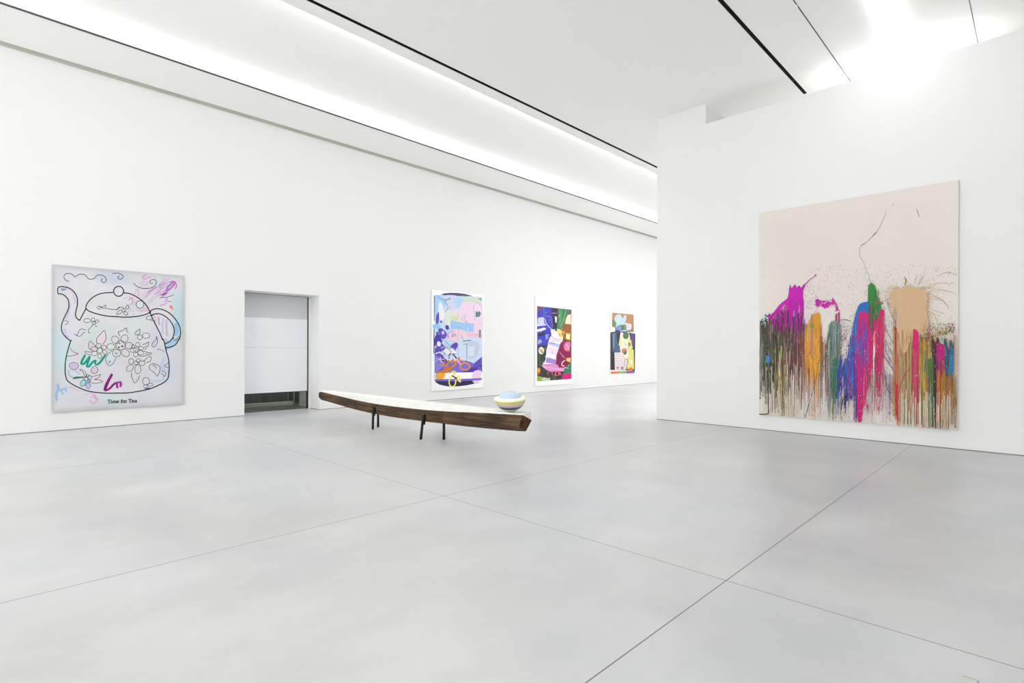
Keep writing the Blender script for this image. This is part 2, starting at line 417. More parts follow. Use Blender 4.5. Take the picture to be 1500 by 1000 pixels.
class Art:
    def __init__(s, quad, w, h, mp=lambda p: p):
        s.H = homog(quad); s.w = w; s.h = h; s.mp = mp; s.layers = {}; s.z = 0
    def loc(s, p):
        p = s.mp(p); v = s.H @ Vector((p[0], p[1], 1)); return (min(1, max(0, v[0]/v[2]))*s.w, -min(1, max(0, v[1]/v[2]))*s.h)
    def poly(s, pts, rgb, part='paint', smooth=False, k=5):
        if smooth: pts = catmull(pts, True, k)
        s.z += 1; s.layers.setdefault(part, []).append(([s.loc(p) for p in pts], rgb, s.z))
    def ell(s, cx, cy, rx, ry, rgb, part='paint', rot=0, n=18):
        c, q = math.cos(rot), math.sin(rot)
        s.poly([(cx+rx*math.cos(a)*c-ry*math.sin(a)*q, cy+rx*math.cos(a)*q+ry*math.sin(a)*c) for a in [2*PI*i/n for i in range(n)]], rgb, part)
    def line(s, pts, wd, rgb, part='paint', smooth=True, closed=False, taper=0, k=5):
        if smooth: pts = catmull(pts, closed, k)
        n = len(pts)
        if n < 2: return
        Lh, Rh = [], []
        for i in range(n):
            a = pts[(i-1) % n] if closed else pts[max(0, i-1)]; c = pts[(i+1) % n] if closed else pts[min(n-1, i+1)]
            dx, dy = c[0]-a[0], c[1]-a[1]; l = math.hypot(dx, dy) or 1
            ww = wd/2*(1-taper*abs(2*i/(n-1)-1)**2)
            Lh.append((pts[i][0]-dy/l*ww, pts[i][1]+dx/l*ww)); Rh.append((pts[i][0]+dy/l*ww, pts[i][1]-dx/l*ww))
        s.z += 1
        for i in range(n if closed else n-1):
            j = (i+1) % n
            s.layers.setdefault(part, []).append(([s.loc(p) for p in (Lh[i], Rh[i], Rh[j], Lh[j])], rgb, s.z))
    def ring(s, cx, cy, rx, ry, wd, rgb, part='paint', rot=0, n=22):
        c, q = math.cos(rot), math.sin(rot)
        s.line([(cx+rx*math.cos(a)*c-ry*math.sin(a)*q, cy+rx*math.cos(a)*q+ry*math.sin(a)*c) for a in [2*PI*i/n for i in range(n)]], wd, rgb, part, smooth=False, closed=True)
    def build(s, name, label, loc, rotz, depth, canvas_rgb, edge=None, wash=None, grid=(60, 76), step=1.2e-5, names={}, group=None):
        t = thing(name, label, 'painting', loc, rotz, group)
        # local: x to the viewer's right, z up, -y towards the viewer; origin at the top left corner of the face
        obj('stretcher', box(.004, s.w-.004, .0015, depth, -s.h+.004, -.004), edge or m_raw, t)
        bm = bmesh.new(); cl = bm.loops.layers.float_color.new('pigment'); gx, gy = grid
        V = [[bm.verts.new((s.w*i/gx, 0, -s.h*j/gy)) for i in range(gx+1)] for j in range(gy+1)]
        col = [[tuple(lin(wash(i/gx, j/gy))) if wash else lin(canvas_rgb) for i in range(gx+1)] for j in range(gy+1)]
        for j in range(gy):
            for i in range(gx):
                idx = ((j+1, i), (j+1, i+1), (j, i+1), (j, i))
                fc = bm.faces.new([V[a][c] for a, c in idx])
                for lp, (a, c) in zip(fc.loops, idx): lp[cl] = (*col[a][c], 1)
        # folded edges of the canvas
        rim = [V[0][i] for i in range(gx+1)]+[V[j][gx] for j in range(1, gy+1)]+[V[gy][i] for i in range(gx-1, -1, -1)]+[V[j][0] for j in range(gy-1, 0, -1)]
        back = [bm.verts.new((v.co.x, depth*.9, v.co.z)) for v in rim]
        for i in range(len(rim)):
            j = (i+1) % len(rim); fc = bm.faces.new([rim[i], rim[j], back[j], back[i]])
            for lp in fc.loops: lp[cl] = (*lin(tuple(v*.93 for v in canvas_rgb)), 1)
        s.layers.setdefault('canvas', [])
        cbm, ccl = bm, cl
        for part, L_ in s.layers.items():
            if part == 'canvas': bm, cl = cbm, ccl
            else: bm = bmesh.new(); cl = bm.loops.layers.float_color.new('pigment')
            for pts, rgb, z in L_:
                V_ = [Vector((x, -4e-4-z*step, y)) for x, y in pts]
                tris = [tuple(range(len(V_)))] if len(V_) < 5 else tessellate_polygon([V_])
                vv = [bm.verts.new(v) for v in V_]
                for tr in tris:
                    try: fc = bm.faces.new([vv[i] for i in tr])
                    except ValueError: continue
                    fc.normal_update()
                    if fc.normal.y > 0: fc.normal_flip()
                    for lp in fc.loops: lp[cl] = (*lin(rgb), 1)
            obj(part, bm, m_paint, t)
        return t

# ---- teapot painting -----------------------------------------------------------------
def sheet(x0, y0, k): return lambda pts: [(x0+x/k, y0+y/k) for x, y in pts]
t1, t2, t3, t4, t0 = sheet(70, 380, 8.695), sheet(170, 385, 8.695), sheet(70, 490, 8.333), sheet(170, 490, 8.333), sheet(60, 370, 4)
TW, TH = 2.13, 2.698
A = Art([(76.3, 387), (269.7, 403.6), (269.4, 592), (76, 603.8)], TW, TH)
INK = (24, 22, 24); Wd, Wt = 1.5, .85
random.seed(11)
def soft(part, pts, rgb, wd=2.0): A.line(pts, wd, rgb, part)
# washes of colour behind the drawing
P = 'canvas'
lil, lil2 = (214, 186, 214), (203, 150, 203)
for pts in ([(330,200),(345,170),(385,150)],[(345,215),(400,185),(450,178)],[(420,200),(470,165),(500,195),(520,180)],[(300,270),(330,240),(380,235),(420,250)],[(240,330),(280,360),(290,420)],[(230,400),(260,340),(300,345)],[(310,300),(400,260),(400,290),(320,270)],
            [(620,195),(540,290),(560,280),(650,200)],[(680,190),(560,330),(500,400)],[(520,300),(430,380),(370,440)],[(500,330),(400,400),(340,460)],[(460,340),(360,390),(330,420)],[(600,250),(470,400)],[(560,380),(440,500)],[(480,420),(400,520)],
            [(655,455),(630,520),(560,540)],[(610,500),(650,450),(640,500)],[(100,455),(140,440),(170,425)],[(160,480),(190,440),(210,500),(180,530)],[(200,440),(240,480),(215,545)],[(250,590),(300,610),(330,590)],[(320,630),(380,560),(395,610),(350,600)],[(480,660),(510,730),(545,680)],[(540,690),(550,790)]):
    soft(P, t2(pts), random.choice((lil, lil2, (220, 180, 212))), random.uniform(1.0, 2.2))
for i in range(34):
    x = random.uniform(440, 720); y = random.uniform(235, 420); l = random.uniform(40, 120)
    if (y-250)/190+(740-x)/400 > 1.3 or y < 250-(x-620)*.3: continue
    soft(P, t2([(x-l*.75, y+l*.45), (x, y), (x+l*.3, y-l*.18)]), random.choice((lil, lil2, (196, 132, 198))), random.uniform(.6, 1.6))
for pts, w_ in (([(590,400),(650,360),(745,275)], 2.2), ([(640,330),(700,260),(760,240)], 2.6), ([(620,350),(690,320),(755,255)], 2.0), ([(680,240),(740,235),(770,290),(745,330)], 1.6)): soft(P, t2(pts), (190, 112, 192), w_)
soft(P, t2([(565,405),(600,405),(640,380)]), (150, 40, 140), 1.3)
A.poly(t2([(670,555),(705,535),(735,600),(700,580)]), (240, 120, 110), P)
for (x, y) in ((180,580),(215,612),(170,610),(215,655),(290,705)): A.ell(*t2([(x, y)])[0], 1.6, .8, (176, 180, 236), P)
A.poly(t2([(735,790),(775,760),(800,820),(795,900),(750,930),(740,870)]), (150, 190, 222), P, True)
A.poly(t2([(620,970),(680,990),(720,960),(790,960),(760,1040),(690,1090),(620,1110)]), (168, 200, 226), P, True)
soft(P, t2([(600,700),(590,800),(600,900)]), (205, 190, 215), 2.5); soft(P, t2([(640,720),(640,820),(650,930)]), (200, 186, 214), 3)
soft(P, t1([(225,365),(300,400),(340,500),(350,560)]), (216, 190, 226), 2.2); soft(P, t1([(290,560),(260,690),(225,760)]), (204, 190, 232), 1.8); soft(P, t1([(210,880),(230,960),(270,1000)]), (208, 184, 226), 3)
soft(P, t1([(700,880),(690,960)]), (228, 205, 222), 4)
for pts, w_ in (([(120,600),(130,655),(105,720),(110,790)], 4), ([(110,700),(165,672),(235,650)], 2.6), ([(165,680),(190,730)], 2.4), ([(200,650),(232,700)], 2), ([(105,790),(120,800)], 4.6)): soft(P, t3(pts), (158, 186, 228), w_)
for pts, w_ in (([(440,740),(500,720),(570,730),(610,780)], 1.4), ([(520,770),(560,740),(600,790),(560,830),(510,800)], 1.6), ([(510,810),(540,850),(600,830),(640,845)], 1), ([(560,760),(620,800)], 2.4), ([(255,630),(320,660),(375,690)], 1.2)): soft(P, t3(pts), random.choice(((226, 180, 210), (214, 176, 206))), w_)
for pts, c, w_ in (([(250,430),(265,500),(310,520)], (180, 196, 222), 3), ([(330,430),(390,480)], (186, 200, 226), 2.4), ([(290,130),(340,170)], (196, 222, 222), 6), ([(600,300),(560,240)], (196, 222, 230), 3)): soft(P, t3(pts), c, w_)
for pts, c, w_ in (([(580,270),(560,400),(600,420)], (190, 206, 228), 4), ([(430,570),(540,560),(600,540)], (190, 208, 226), 4.5), ([(520,150),(560,130)], (232, 200, 214), 3), ([(350,660),(415,650)], (70, 100, 190), 1.6)): soft(P, t4(pts), c, w_)
A.poly(t3([(765,200),(735,260),(740,340),(790,330),(800,240)]), (202, 224, 230), P, True)
A.poly(t3([(720,150),(770,120),(820,150),(770,185)]), (206, 224, 212), P, True)
A.ell(*t3([(630,193)])[0], 4, 4, (212, 226, 212), P); A.ell(*t3([(570,230)])[0], 4, 3, (208, 228, 212), P)
A.poly(t3([(610,110),(600,50),(650,-10),(688,-45),(705,0),(705,55),(665,115)]), (226, 210, 220), P, True)
A.poly(t3([(580,145),(515,85),(500,125),(508,170)]), (226, 210, 220), P); A.ell(*t3([(565,178)])[0], 4.5, 3, (224, 202, 216), P)
A.ell(*t3([(318,383)])[0], 5.8, 4.6, (206, 188, 224), P); A.poly(t3([(585,380),(540,405),(528,435),(545,465),(580,470),(605,440)]), (214, 200, 220), P, True)
A.poly(t3([(540,590),(530,530),(590,505),(640,490),(610,530),(575,545),(665,572),(600,590)]), (228, 212, 222), P)
A.ell(*t3([(430,590)])[0], 4, 4.4, (160, 216, 218), P, .5); A.ell(*t3([(492,620)])[0], 3.4, 5, (196, 186, 228), P)
A.poly(t3([(305,538),(335,515),(400,514),(440,516),(350,535)]), (26, 150, 120), P)
A.ell(*t3([(500,520)])[0], 2.4, 2.8, (176, 226, 234), P); A.ell(*t3([(508,566)])[0], 2, 2, (130, 180, 230), P)
A.ell(*t1([(200,380)])[0], 3.4, 1.7, (140, 176, 230), P); A.ell(*t2([(303,528)])[0], 5, 5, (210, 224, 226), P)
# ink drawing
D_ = 'teapot_drawing'
def ink(pts, w_=Wt, **k): A.line(pts, w_, INK, D_, **k)
ink(t1([(270,280),(225,262),(203,218),(228,185),(275,178),(312,192),(345,225)]), .9); ink(t1([(345,225),(385,195),(435,187),(482,205),(508,240),(550,252),(592,240),(620,205),(665,197),(715,212),(742,250),(735,282),(705,293),(680,275),(683,254),(700,250)]), .9)
ink(t1([(405,775),(365,745),(352,700),(362,640),(378,560),(370,480),(330,410),(270,365),(200,348),(140,352),(125,385),(130,440)]), Wd)
ink(t1([(130,440),(175,440),(225,470),(260,520),(268,590),(250,660),(215,730),(185,800),(172,870),(185,930),(225,985)])+t3([(270,70),(292,71)]), Wd)
ink(t1([(405,775),(485,625)]), Wd, smooth=False)
ink(t1([(485,625),(490,580),(530,520),(600,465),(690,430),(830,418)]), Wd)
ink(t2([(95,380),(170,390),(240,420),(310,465),(370,520),(410,580),(430,630)]), Wd)
ink(t1([(485,625),(520,655),(600,685),(700,710),(800,725)])+t2([(0,683),(100,690),(220,685),(330,668),(400,645),(430,630)]), Wd)
A.ring(173.5, 426.5, 7.3, 7.3, Wd, INK, D_)
ink(t2([(430,620),(470,590),(540,582),(620,605),(700,655),(765,730),(810,810),(820,900),(800,980)])+t4([(780,30),(735,110),(680,145),(610,160)]), Wd)
ink(t2([(455,660),(520,645),(580,655),(640,690),(690,740),(725,800),(740,870),(722,960)])+t4([(695,35),(650,85),(600,108)]), Wd)
ink(t2([(430,630),(455,690),(485,750),(520,820),(560,900),(590,975)])+t4([(570,50),(590,100),(615,210),(640,300),(648,400),(640,500),(625,545),(580,585),(500,625),(400,665),(280,690),(140,710),(0,713)])+t3([(750,715),(620,708),(500,690),(400,655),(300,605),(240,560),(222,520),(212,460),(212,370),(225,270),(250,170),(280,75)]), Wd)
for x, y, q_ in ((430,630,.9), (455,665,.7), (485,742,.6)): A.ell(*t2([(x, y)])[0], 1.3*q_+.3, 1.5*q_+.3, INK, D_)
for x, y in ((405,772), (485,627)): A.ell(*t1([(x, y)])[0], 1.1, 1, INK, D_)
ink(t0([(417,122),(450,120),(475,130),(480,145),(465,155),(450,150),(452,140),(462,138)]), .9)
ink(t2([(220,255),(260,295),(320,320),(380,325),(440,318),(490,290),(510,250),(500,220),(470,210),(435,225),(430,250),(450,265),(465,250)]), .9)
ink(t2([(565,438),(630,438),(690,422),(740,402)]), .7); ink(t2([(655,490),(705,488)]), .6)
A.ring(*t2([(303,528)])[0], 5.8, 5.6, .85, INK, D_); A.ring(*t1([(650,612)])[0], 2.3, 2.3, .7, INK, D_)
for p in ([(670,600),(700,605),(735,580),(735,605),(710,625),(670,600)], [(735,620),(790,630),(850,638),(880,630),(913,600)], [(580,825),(540,870),(518,900),(520,930),(540,935)], [(600,825),(620,860)], [(205,785),(235,780),(258,795),(250,820),(215,830)], [(335,945),(360,965),(385,940),(395,910),(430,885),(485,900)], [(360,965),(400,980),(430,960),(450,935),(475,930)], [(170,365),(175,390),(205,392),(235,378)]): ink(t1(p), .7)
for p in ([(0,600),(40,570),(80,565),(105,590)], [(0,660),(30,610),(75,600),(60,640),(10,655)], [(110,610),(145,640),(130,668),(95,640),(110,610)], [(115,575),(145,535),(160,560),(145,585),(115,580)], [(50,935),(30,900),(30,880),(80,860),(130,825),(135,865),(155,890)], [(300,840),(260,870),(240,895),(255,915),(285,910),(305,880),(300,840)], [(450,720),(400,720),(380,700),(400,680),(450,665)]): ink(t2(p), .75)
def rings(f_, k, L_, w_=.62):
    for cx, cy, rx, ry, *ro in L_: A.ring(*f_([(cx, cy)])[0], rx/k, ry/k, w_, INK, D_, ro[0] if ro else 0)
rings(t2, 8.695, [(95,605,20,22), (380,925,46,36), (300,946,30,32), (458,722,14,14)])
rings(t1, 8.695, [(497,778,45,26), (575,768,22,27), (582,805,22,20), (625,788,22,18)])
rings(t3, 8.333, [(822,62,48,42,.7), (768,148,50,38), (838,225,50,46), (630,193,34,34), (618,135,32,30), (685,155,30,25), (570,176,45,27,.3), (568,230,38,26,-.3), (632,262,25,30), (695,212,30,22,.6), (318,383,57,45), (510,520,22,25), (465,540,25,22), (485,503,18,18), (502,568,20,18), (440,522,15,12), (430,590,30,42,.6), (492,622,28,40)])
rings(t4, 8.333, [(55,130,58,58), (100,50,42,48,.5), (155,132,48,38), (112,222,52,42,.7), (245,185,32,30), (262,122,26,27), (305,165,30,22), (297,220,38,27,.2), (240,242,28,32), (205,143,19,24), (240,345,24,24), (182,325,30,33), (268,315,24,22), (315,348,38,28), (168,408,34,50,.8), (265,422,36,56), (365,568,43,45), (420,610,30,18), (360,632,25,20)])
for p in ([(600,112),(595,50),(640,-5),(688,-50),(705,0),(710,50),(670,120)], [(585,145),(550,110),(515,80),(497,120),(505,170),(540,190)], [(555,208),(500,210),(453,208),(480,240),(535,245)], [(785,195),(730,240),(705,300),(720,350),(750,380),(800,350),(830,285)], [(275,160),(290,190),(330,220),(370,232),(310,255),(230,265)], [(585,380),(540,405),(525,435),(540,465),(575,475),(605,455),(610,420),(585,380)], [(385,425),(430,430),(465,470),(475,515),(450,500),(430,460),(385,425)], [(305,538),(330,518),(400,515),(430,520),(350,535),(305,538)], [(530,515),(590,500),(645,487),(610,530),(570,545),(610,550),(670,572),(600,592),(530,590)], [(745,330),(760,320),(745,350)], [(820,215),(830,240)], [(840,215),(845,240)]): ink(t3(p), .66)
for p in ([(320,120),(360,110),(395,90),(385,140),(350,185)], [(330,200),(380,215),(435,228),(380,255),(300,262),(270,252)], [(165,198),(190,215),(212,215)], [(160,180),(200,170)], [(190,460),(185,510),(205,550),(228,590),(270,540),(288,495)], [(335,325),(370,290),(420,265),(425,300),(410,330),(370,338)], [(505,510),(460,460),(410,420),(405,380),(440,355),(500,365),(535,400),(530,450),(505,510)], [(440,370),(475,385),(490,415)], [(550,440),(595,455),(605,490),(580,515)], [(545,470),(575,490),(580,515)], [(585,380),(620,355),(640,335)], [(585,380),(610,395),(640,398)], [(505,178),(550,185),(590,215)], [(380,600),(375,615)], [(490,20),(505,70),(490,120),(455,150),(435,130),(450,95),(485,60),(490,20)], [(340,160),(370,130)], [(350,235),(400,235)], [(700,75),(745,45),(770,10)], [(725,80),(750,60)]): ink(t4(p), .68)
for x, y, rx, ry, ro in ((40,104,13,6,-.5), (74,142,12,10,-.6), (32,156,11,9,.4), (238,170,7,4,-.6), (256,186,6,5,0), (234,196,6,5,.3)): A.ell(*t4([(x, y)])[0], rx/8.3, ry/8.3, INK, D_, ro)
# wet brush marks
Bm = 'teapot_drawing'
G1 = (4, 160, 134)
for p, w_ in (([(458,245),(430,295),(402,355)], 3.6), ([(402,355),(440,355),(480,310),(515,262)], 3.6), ([(515,262),(492,330),(472,392)], 3.4), ([(472,392),(505,385),(545,335),(590,312)], 3.2), ([(590,312),(575,345),(590,368)], 2.8), ([(590,368),(625,350),(665,300),(705,245)], 3.4)): A.line(t3(p), w_, G1, Bm, taper=.25)
for p, w_, c in (([(785,478),(735,570),(705,640),(694,685)], 4.6, (134, 16, 116)), ([(694,685),(750,660),(810,600),(865,580)], 3.2, (140, 20, 122)), ([(770,490),(722,580)], 1.4, (160, 60, 150)), ([(862,578),(842,600),(850,655)], 3.4, (166, 40, 150)), ([(870,575),(890,590),(885,640)], 3.6, (170, 40, 155))): A.line(t3(p), w_, c, Bm, taper=.25)
# the words under the pot, in fat slab letters drawn stroke by stroke
Lt = 'lettering'
GL = {'T': ([(0,0,6,0),(3,0,3,8),(1.3,8,4.7,8),(0,0,0,2),(6,0,6,2)], 6.6), 'i': ([(1.5,3,1.5,8),(.2,3,1.5,3),(0,8,3,8),(1.5,.4,1.5,1.4)], 3.8), 'm': ([(.8,3,.8,8),(3.6,3.6,3.6,8),(6.4,3.6,6.4,8),(0,3,6.4,3),(0,8,1.8,8),(2.8,8,4.4,8),(5.6,8,7.4,8)], 8), 'e': ([(.5,3.4,.5,7.6),(.5,3,4,3),(4,3,4,5.4),(.5,5.5,4,5.5),(.5,8,4.2,8)], 5.2), 'f': ([(1.6,.8,1.6,8),(1.6,.3,4,.3),(0,3,3.6,3),(0,8,3.4,8)], 4), 'o': ([(.5,3.4,.5,7.6),(4,3.4,4,7.6),(.5,3,4,3),(.5,8,4,8)], 5.2), 'r': ([(1.2,3,1.2,8),(0,3,1.2,3),(1.2,3.4,3.8,3),(0,8,3,8)], 4.4), 'a': ([(.8,3,3.8,3),(3.8,3,3.8,8),(.6,5.6,3.8,5.4),(.6,5.6,.6,8),(.6,8,4.8,8)], 5.4), ' ': ([], 2.4)}
txt = 'Time for Tea'; tw = sum(GL[c][1] for c in txt)
cx = 0
for c in txt:
    for x0, y0, x1, y1 in GL[c][0]:
        fx = lambda x, y: (157.6+(cx+x)/tw*43.3, 585.6+y*.60-(cx+x)/tw*1.5)
        p0, p1 = fx(x0, y0), fx(x1, y1)
        A.line([p0, p1], 1.15 if abs(x1-x0) < abs(y1-y0) else .8, (14, 12, 14), Lt, smooth=False)
    cx += GL[c][1]
def tea_wash(u_, v_):
    n_ = noise.noise(Vector((u_*5, v_*6, 2)))*.5+noise.noise(Vector((u_*16, v_*18, 5)))*.3
    e = min(u_, 1-u_, v_, 1-v_); k = 1-.08*max(0, 1-e/.035)-.03*max(0, 1-e/.12)
    base = [217+9*n_, 217+8*n_, 223+7*n_]
    for x, y, rx, ry, c, a_ in ((.06,.58,.08,.22,(190,226,228),.8), (.30,.47,.12,.10,(196,222,220),.7), (.42,.95,.12,.06,(196,222,220),.6), (.83,.10,.10,.09,(184,222,226),.9), (.95,.30,.07,.2,(176,216,226),.8), (.42,.06,.16,.06,(190,202,222),.8), (.85,.72,.12,.14,(196,206,226),.6), (.58,.42,.16,.14,(212,222,222),.7), (.50,.62,.22,.20,(212,212,214),.8), (.75,.50,.06,.14,(208,204,224),.7), (.92,.55,.06,.25,(212,214,222),.6), (.20,.85,.2,.1,(204,214,226),.5), (.7,.92,.25,.06,(210,220,226),.6)):
        d = ((u_-x)/rx)**2+((v_-y)/ry)**2
        if d < 1:
            w_ = a_*(1-d)**.8*(.75+.5*n_); w_ = min(1, max(0, w_)); base = [p+(q-p)*w_ for p, q in zip(base, c)]
    return tuple(p*k for p in base)
m_red_edge = noisy(mat('painted_edge', (150, 120, 120), .9), (120, 112, 108), (190, 120, 126), 6)
A.build('teapot_painting', 'large painting of an outlined flowery teapot reading Time for Tea, left of the door', (XW+.041, 1.277, 3.047), PI/2, .04, (214, 214, 222), m_red_edge, tea_wash, (80, 100))

# ---- splattered drip painting --------------------------------------------------------
DW, DH = 2.938, 3.826
d0 = lambda p: (1100+p[0]/2.5641, 250+p[1]/2.5641)
A = Art([(1112.3, 311.2), (1403.8, 264.3), (1404.0, 632), (1112.3, 605.5)], DW, DH, d0)
random.seed(7); R_ = random.uniform
def vary(c, a_=12): k = R_(-a_, a_); return tuple(min(255, max(0, v+k+R_(-4, 4))) for v in c)
def bot(x): return 913+(x-32)*65/745
def edge_ok(x, y): return 36 < x < 775 and y < bot(x)-1
PD, PS = 'canvas', 'canvas'
def drip(x, y0, y1, w_, c, bead=True, part=PD):
    y1 = min(y1, bot(x)-.5); n = max(3, int((y1-y0)/28)); pts = []
    if y1-y0 < 6: return
    wob = R_(0, 6.28)
    for i in range(n+1): pts.append((x+math.sin(wob+i*.9)*w_*.12, y0+(y1-y0)*i/n))
    Lh = [(px_-w_/2*(.55+.45*math.sin(wob+j*1.3)**2)*(1-.35*j/n), py) for j, (px_, py) in enumerate(pts)]
    Rh = [(px_+w_/2*(.55+.45*math.cos(wob+j*1.1)**2)*(1-.35*j/n), py) for j, (px_, py) in enumerate(pts)]
    A.poly(Lh+[(x, y1+w_*.4)]+list(reversed(Rh)), c, part)
    if bead and y1 < bot(x)-8: A.ell(x, y1, w_*.42, w_*.9, c, part, n=10)
def curtain(x0, x1, top, lo, hi, cols_, w0, w1, n, va=12):
    for i in range(n):
        x = R_(x0, x1); yt = top(x) if callable(top) else top; yt += R_(0, 14)
        drip(x, yt, R_(lo, hi), R_(w0, w1), vary(random.choice(cols_), va))
def streaks(x0, x1, y0, y1, cols_, n, w0=1.2, w1=3.5, l0=20, l1=110, va=14):
    for i in range(n):
        x = R_(x0, x1); y = R_(y0, y1); l = R_(l0, l1); c = vary(random.choice(cols_), va); w_ = R_(w0, w1)
        A.poly([(x-w_*.2, y), (x-w_/2, y+l*.5), (x, min(y+l, bot(x)-1)), (x+w_/2, y+l*.45)], c, PD)
def specks(x0, x1, y0, y1, cols_, n, s0=.8, s1=3, ang=(0, 6.28), asp=(1, 4)):
    for i in range(n):
        x, y = R_(x0, x1), R_(y0, y1)
        if not edge_ok(x, y): continue
        a = R_(*ang); l = R_(s0, s1)*R_(*asp); w_ = R_(s0, s1)*.45; c = vary(random.choice(cols_), 15)
        dx, dy = math.cos(a), math.sin(a)
        if 6*w_ < l and w_ < .8: w_ = .8
        A.poly([(x-dx*l/2, y-dy*l/2), (x-dy*w_/2, y+dx*w_/2), (x+dx*l/2, y+dy*l/2), (x+dy*w_/2, y-dx*w_/2)], c, PS)
def blob(pts, c, jag=3, part=PD, k=4):
    q = catmull(pts, True, k); A.poly([(x+R_(-jag, jag)*.5, y+R_(-jag, jag)*.5) for x, y in q], c, part)
CRM = (226, 218, 200)
PLUM, DGR, OLV, MAG, RASP, ORG, BLU, PUR = (98, 42, 72), (66, 92, 66), (74, 74, 56), (196, 16, 178), (206, 20, 108), (214, 150, 38), (32, 108, 188), (92, 52, 150)
# faint spatter over the bare upper canvas
specks(200, 440, 350, 520, [(150,136,128), (130,104,110), (136,80,110), (120,110,90)], 330, 1.1, 3.2)
specks(420, 770, 350, 560, [(160,140,112), (140,126,104), (176,146,104), (120,100,80)], 300, 1.1, 3.4, asp=(2, 6))
specks(40, 260, 290, 480, [(150,140,134), (150,110,140)], 36, .9, 2.4)
specks(480, 760, 100, 340, [(150,140,130)], 16, .8, 2.2)
specks(200, 420, 420, 560, [(176,40,150), (150,90,130), (190,120,170)], 90, 1, 3)
for p in ([(660,560),(672,600),(680,640)], [(680,470),(720,490),(745,520)], [(670,440),(700,425),(775,430)], [(690,450),(740,455),(775,470)], [(668,530),(690,545),(705,590)], [(700,400),(735,385),(776,396)], [(500,470),(470,450)], [(515,455),(480,430)], [(520,480),(480,500)], [(600,440),(580,405),(585,420)]): A.line(p, R_(1.3, 2.4), vary((186, 156, 112)), PS, taper=.6)
for i in range(44):
    a = R_(-1.4, 1.2); x0, y0 = 600+R_(64, 90)*math.cos(a), 520+R_(80, 120)*math.sin(a); l = R_(15, 60)
    A.line([(x0, y0), (x0+l*math.cos(a)*.9, y0+l*math.sin(a)*.9+R_(0, 14))], R_(.9, 2.4), vary((184, 156, 114)), PS, taper=.6)
A.line([(577,402),(582,415),(578,432)], 5, (120, 134, 60), PS, taper=.3)
A.line([(535,128),(528,130)], 2, (120,110,100), PS); A.line([(507,152),(500,172),(488,200),(478,222),(468,236)], 1.6, (166, 154, 130), PS); A.line([(472,232),(455,248),(440,262),(425,275),(412,283),(407,300),(410,325),(424,345),(432,370),(442,395),(450,425)], 1.4, (150, 138, 116), PS)
A.line([(470,232),(459,243),(455,249)], 2.4, (120, 112, 98), PS); A.line([(428,272),(414,282)], 2.4, (110, 108, 96), PS); A.line([(620,146),(626,160),(632,178)], 2.4, (110, 108, 100), PS, taper=.5)
def jit(base, amp): return lambda x: (base(x) if callable(base) else base)+amp*noise.noise(Vector((x*.09, amp, 3)))+R_(-amp, amp)*.5
def fringe(x0, x1, base, cols_, n, up=26, s=3.4):
    for i in range(n):
        x = R_(x0, x1); y = (base(x) if callable(base) else base)-abs(R_(-1, 1)*R_(0, 1))*up
        A.ell(x, y, R_(.7, s), R_(1, s*1.6), vary(random.choice(cols_)), PS, R_(-.6, .6), n=7)
# left group: dark green, plum and brown curtain under a magenta burst
LT = lambda x: 575-(x-36)*.45 if x < 90 else 550
curtain(34, 66, jit(575, 30), 640, 880, [(44,104,168), DGR, (60,80,60)], 2.5, 6, 26)
curtain(120, 205, jit(555, 26), 600, 760, [(110,52,84), (130,70,96), PLUM], 2, 6, 40)
curtain(45, 165, jit(LT, 24), 640, 790, [DGR, (70,98,60), OLV, (88,50,62), (82,74,58)], 4, 10, 74)
curtain(90, 186, jit(525, 26), 590, 730, [PLUM, (104,38,80), (84,52,58)], 3.5, 8, 54)
curtain(48, 112, 600, 800, 912, [OLV, (58,58,44), DGR, (100,92,70)], 2.5, 6, 32)
curtain(88, 168, jit(670, 50), 860, 930, [(196,168,110), (208,190,140), (140,112,80), (110,86,66)], 1.6, 4.5, 34)
curtain(120, 215, 570, 640, 900, [(120,60,90), (140,100,80), PLUM], 1.2, 2.6, 60)
curtain(165, 300, jit(620, 40), 740, 930, [(120,54,80), (110,50,60), (180,116,60), (90,80,60)], 1.4, 2.6, 44)
streaks(40, 165, 555, 790, [(80,120,70), (96,42,72), (50,60,50), (140,130,100), (120,60,90), (60,80,56)], 190)
fringe(36, 130, lambda x: LT(x)-4, [DGR, (96,42,72), (60,140,190), (60,60,50)], 70)
specks(40, 75, 610, 720, [(60,140,200)], 22, 2, 5)
blob([(60,690),(72,700),(68,720),(58,712)], (60, 130, 190), 2)
for y in (560, 580, 588, 596): A.line([(125,y+4),(165,y),(205,y+R_(-8,14))], R_(1, 2.6), (64, 66, 60), PD, taper=.5)
for i in range(30): x = R_(50, 165); drip(x, R_(700, 840), R_(860, 925), R_(1, 3), (222,214,196), False)
blob([(143,450),(146,424),(152,438),(160,432),(166,424),(172,436),(182,430),(190,437),(200,424),(204,430),(197,446),(196,478),(193,505),(186,520),(182,500),(178,530),(170,545),(162,520),(155,545),(148,512),(138,520),(128,500),(110,524),(98,536),(76,548),(68,556),(66,540),(72,536),(76,540),(96,515),(118,492),(136,478),(141,462)], MAG, 2)
curtain(142, 198, 480, 510, 600, [MAG, (176,20,160), (160,24,140)], 2, 5, 44); curtain(72, 140, lambda x: 548-(x-70)*.78, 530, 600, [MAG, (180,20,150), (150,30,120)], 1.2, 3.4, 40)
drip(171, 500, 600, 9, (170, 26, 150)); drip(171, 590, 640, 4, (160, 24, 140)); drip(165, 540, 600, 6, (90, 60, 140)); drip(178, 540, 590, 4, (80,50,110)); drip(192, 530, 580, 3, (70,50,80))
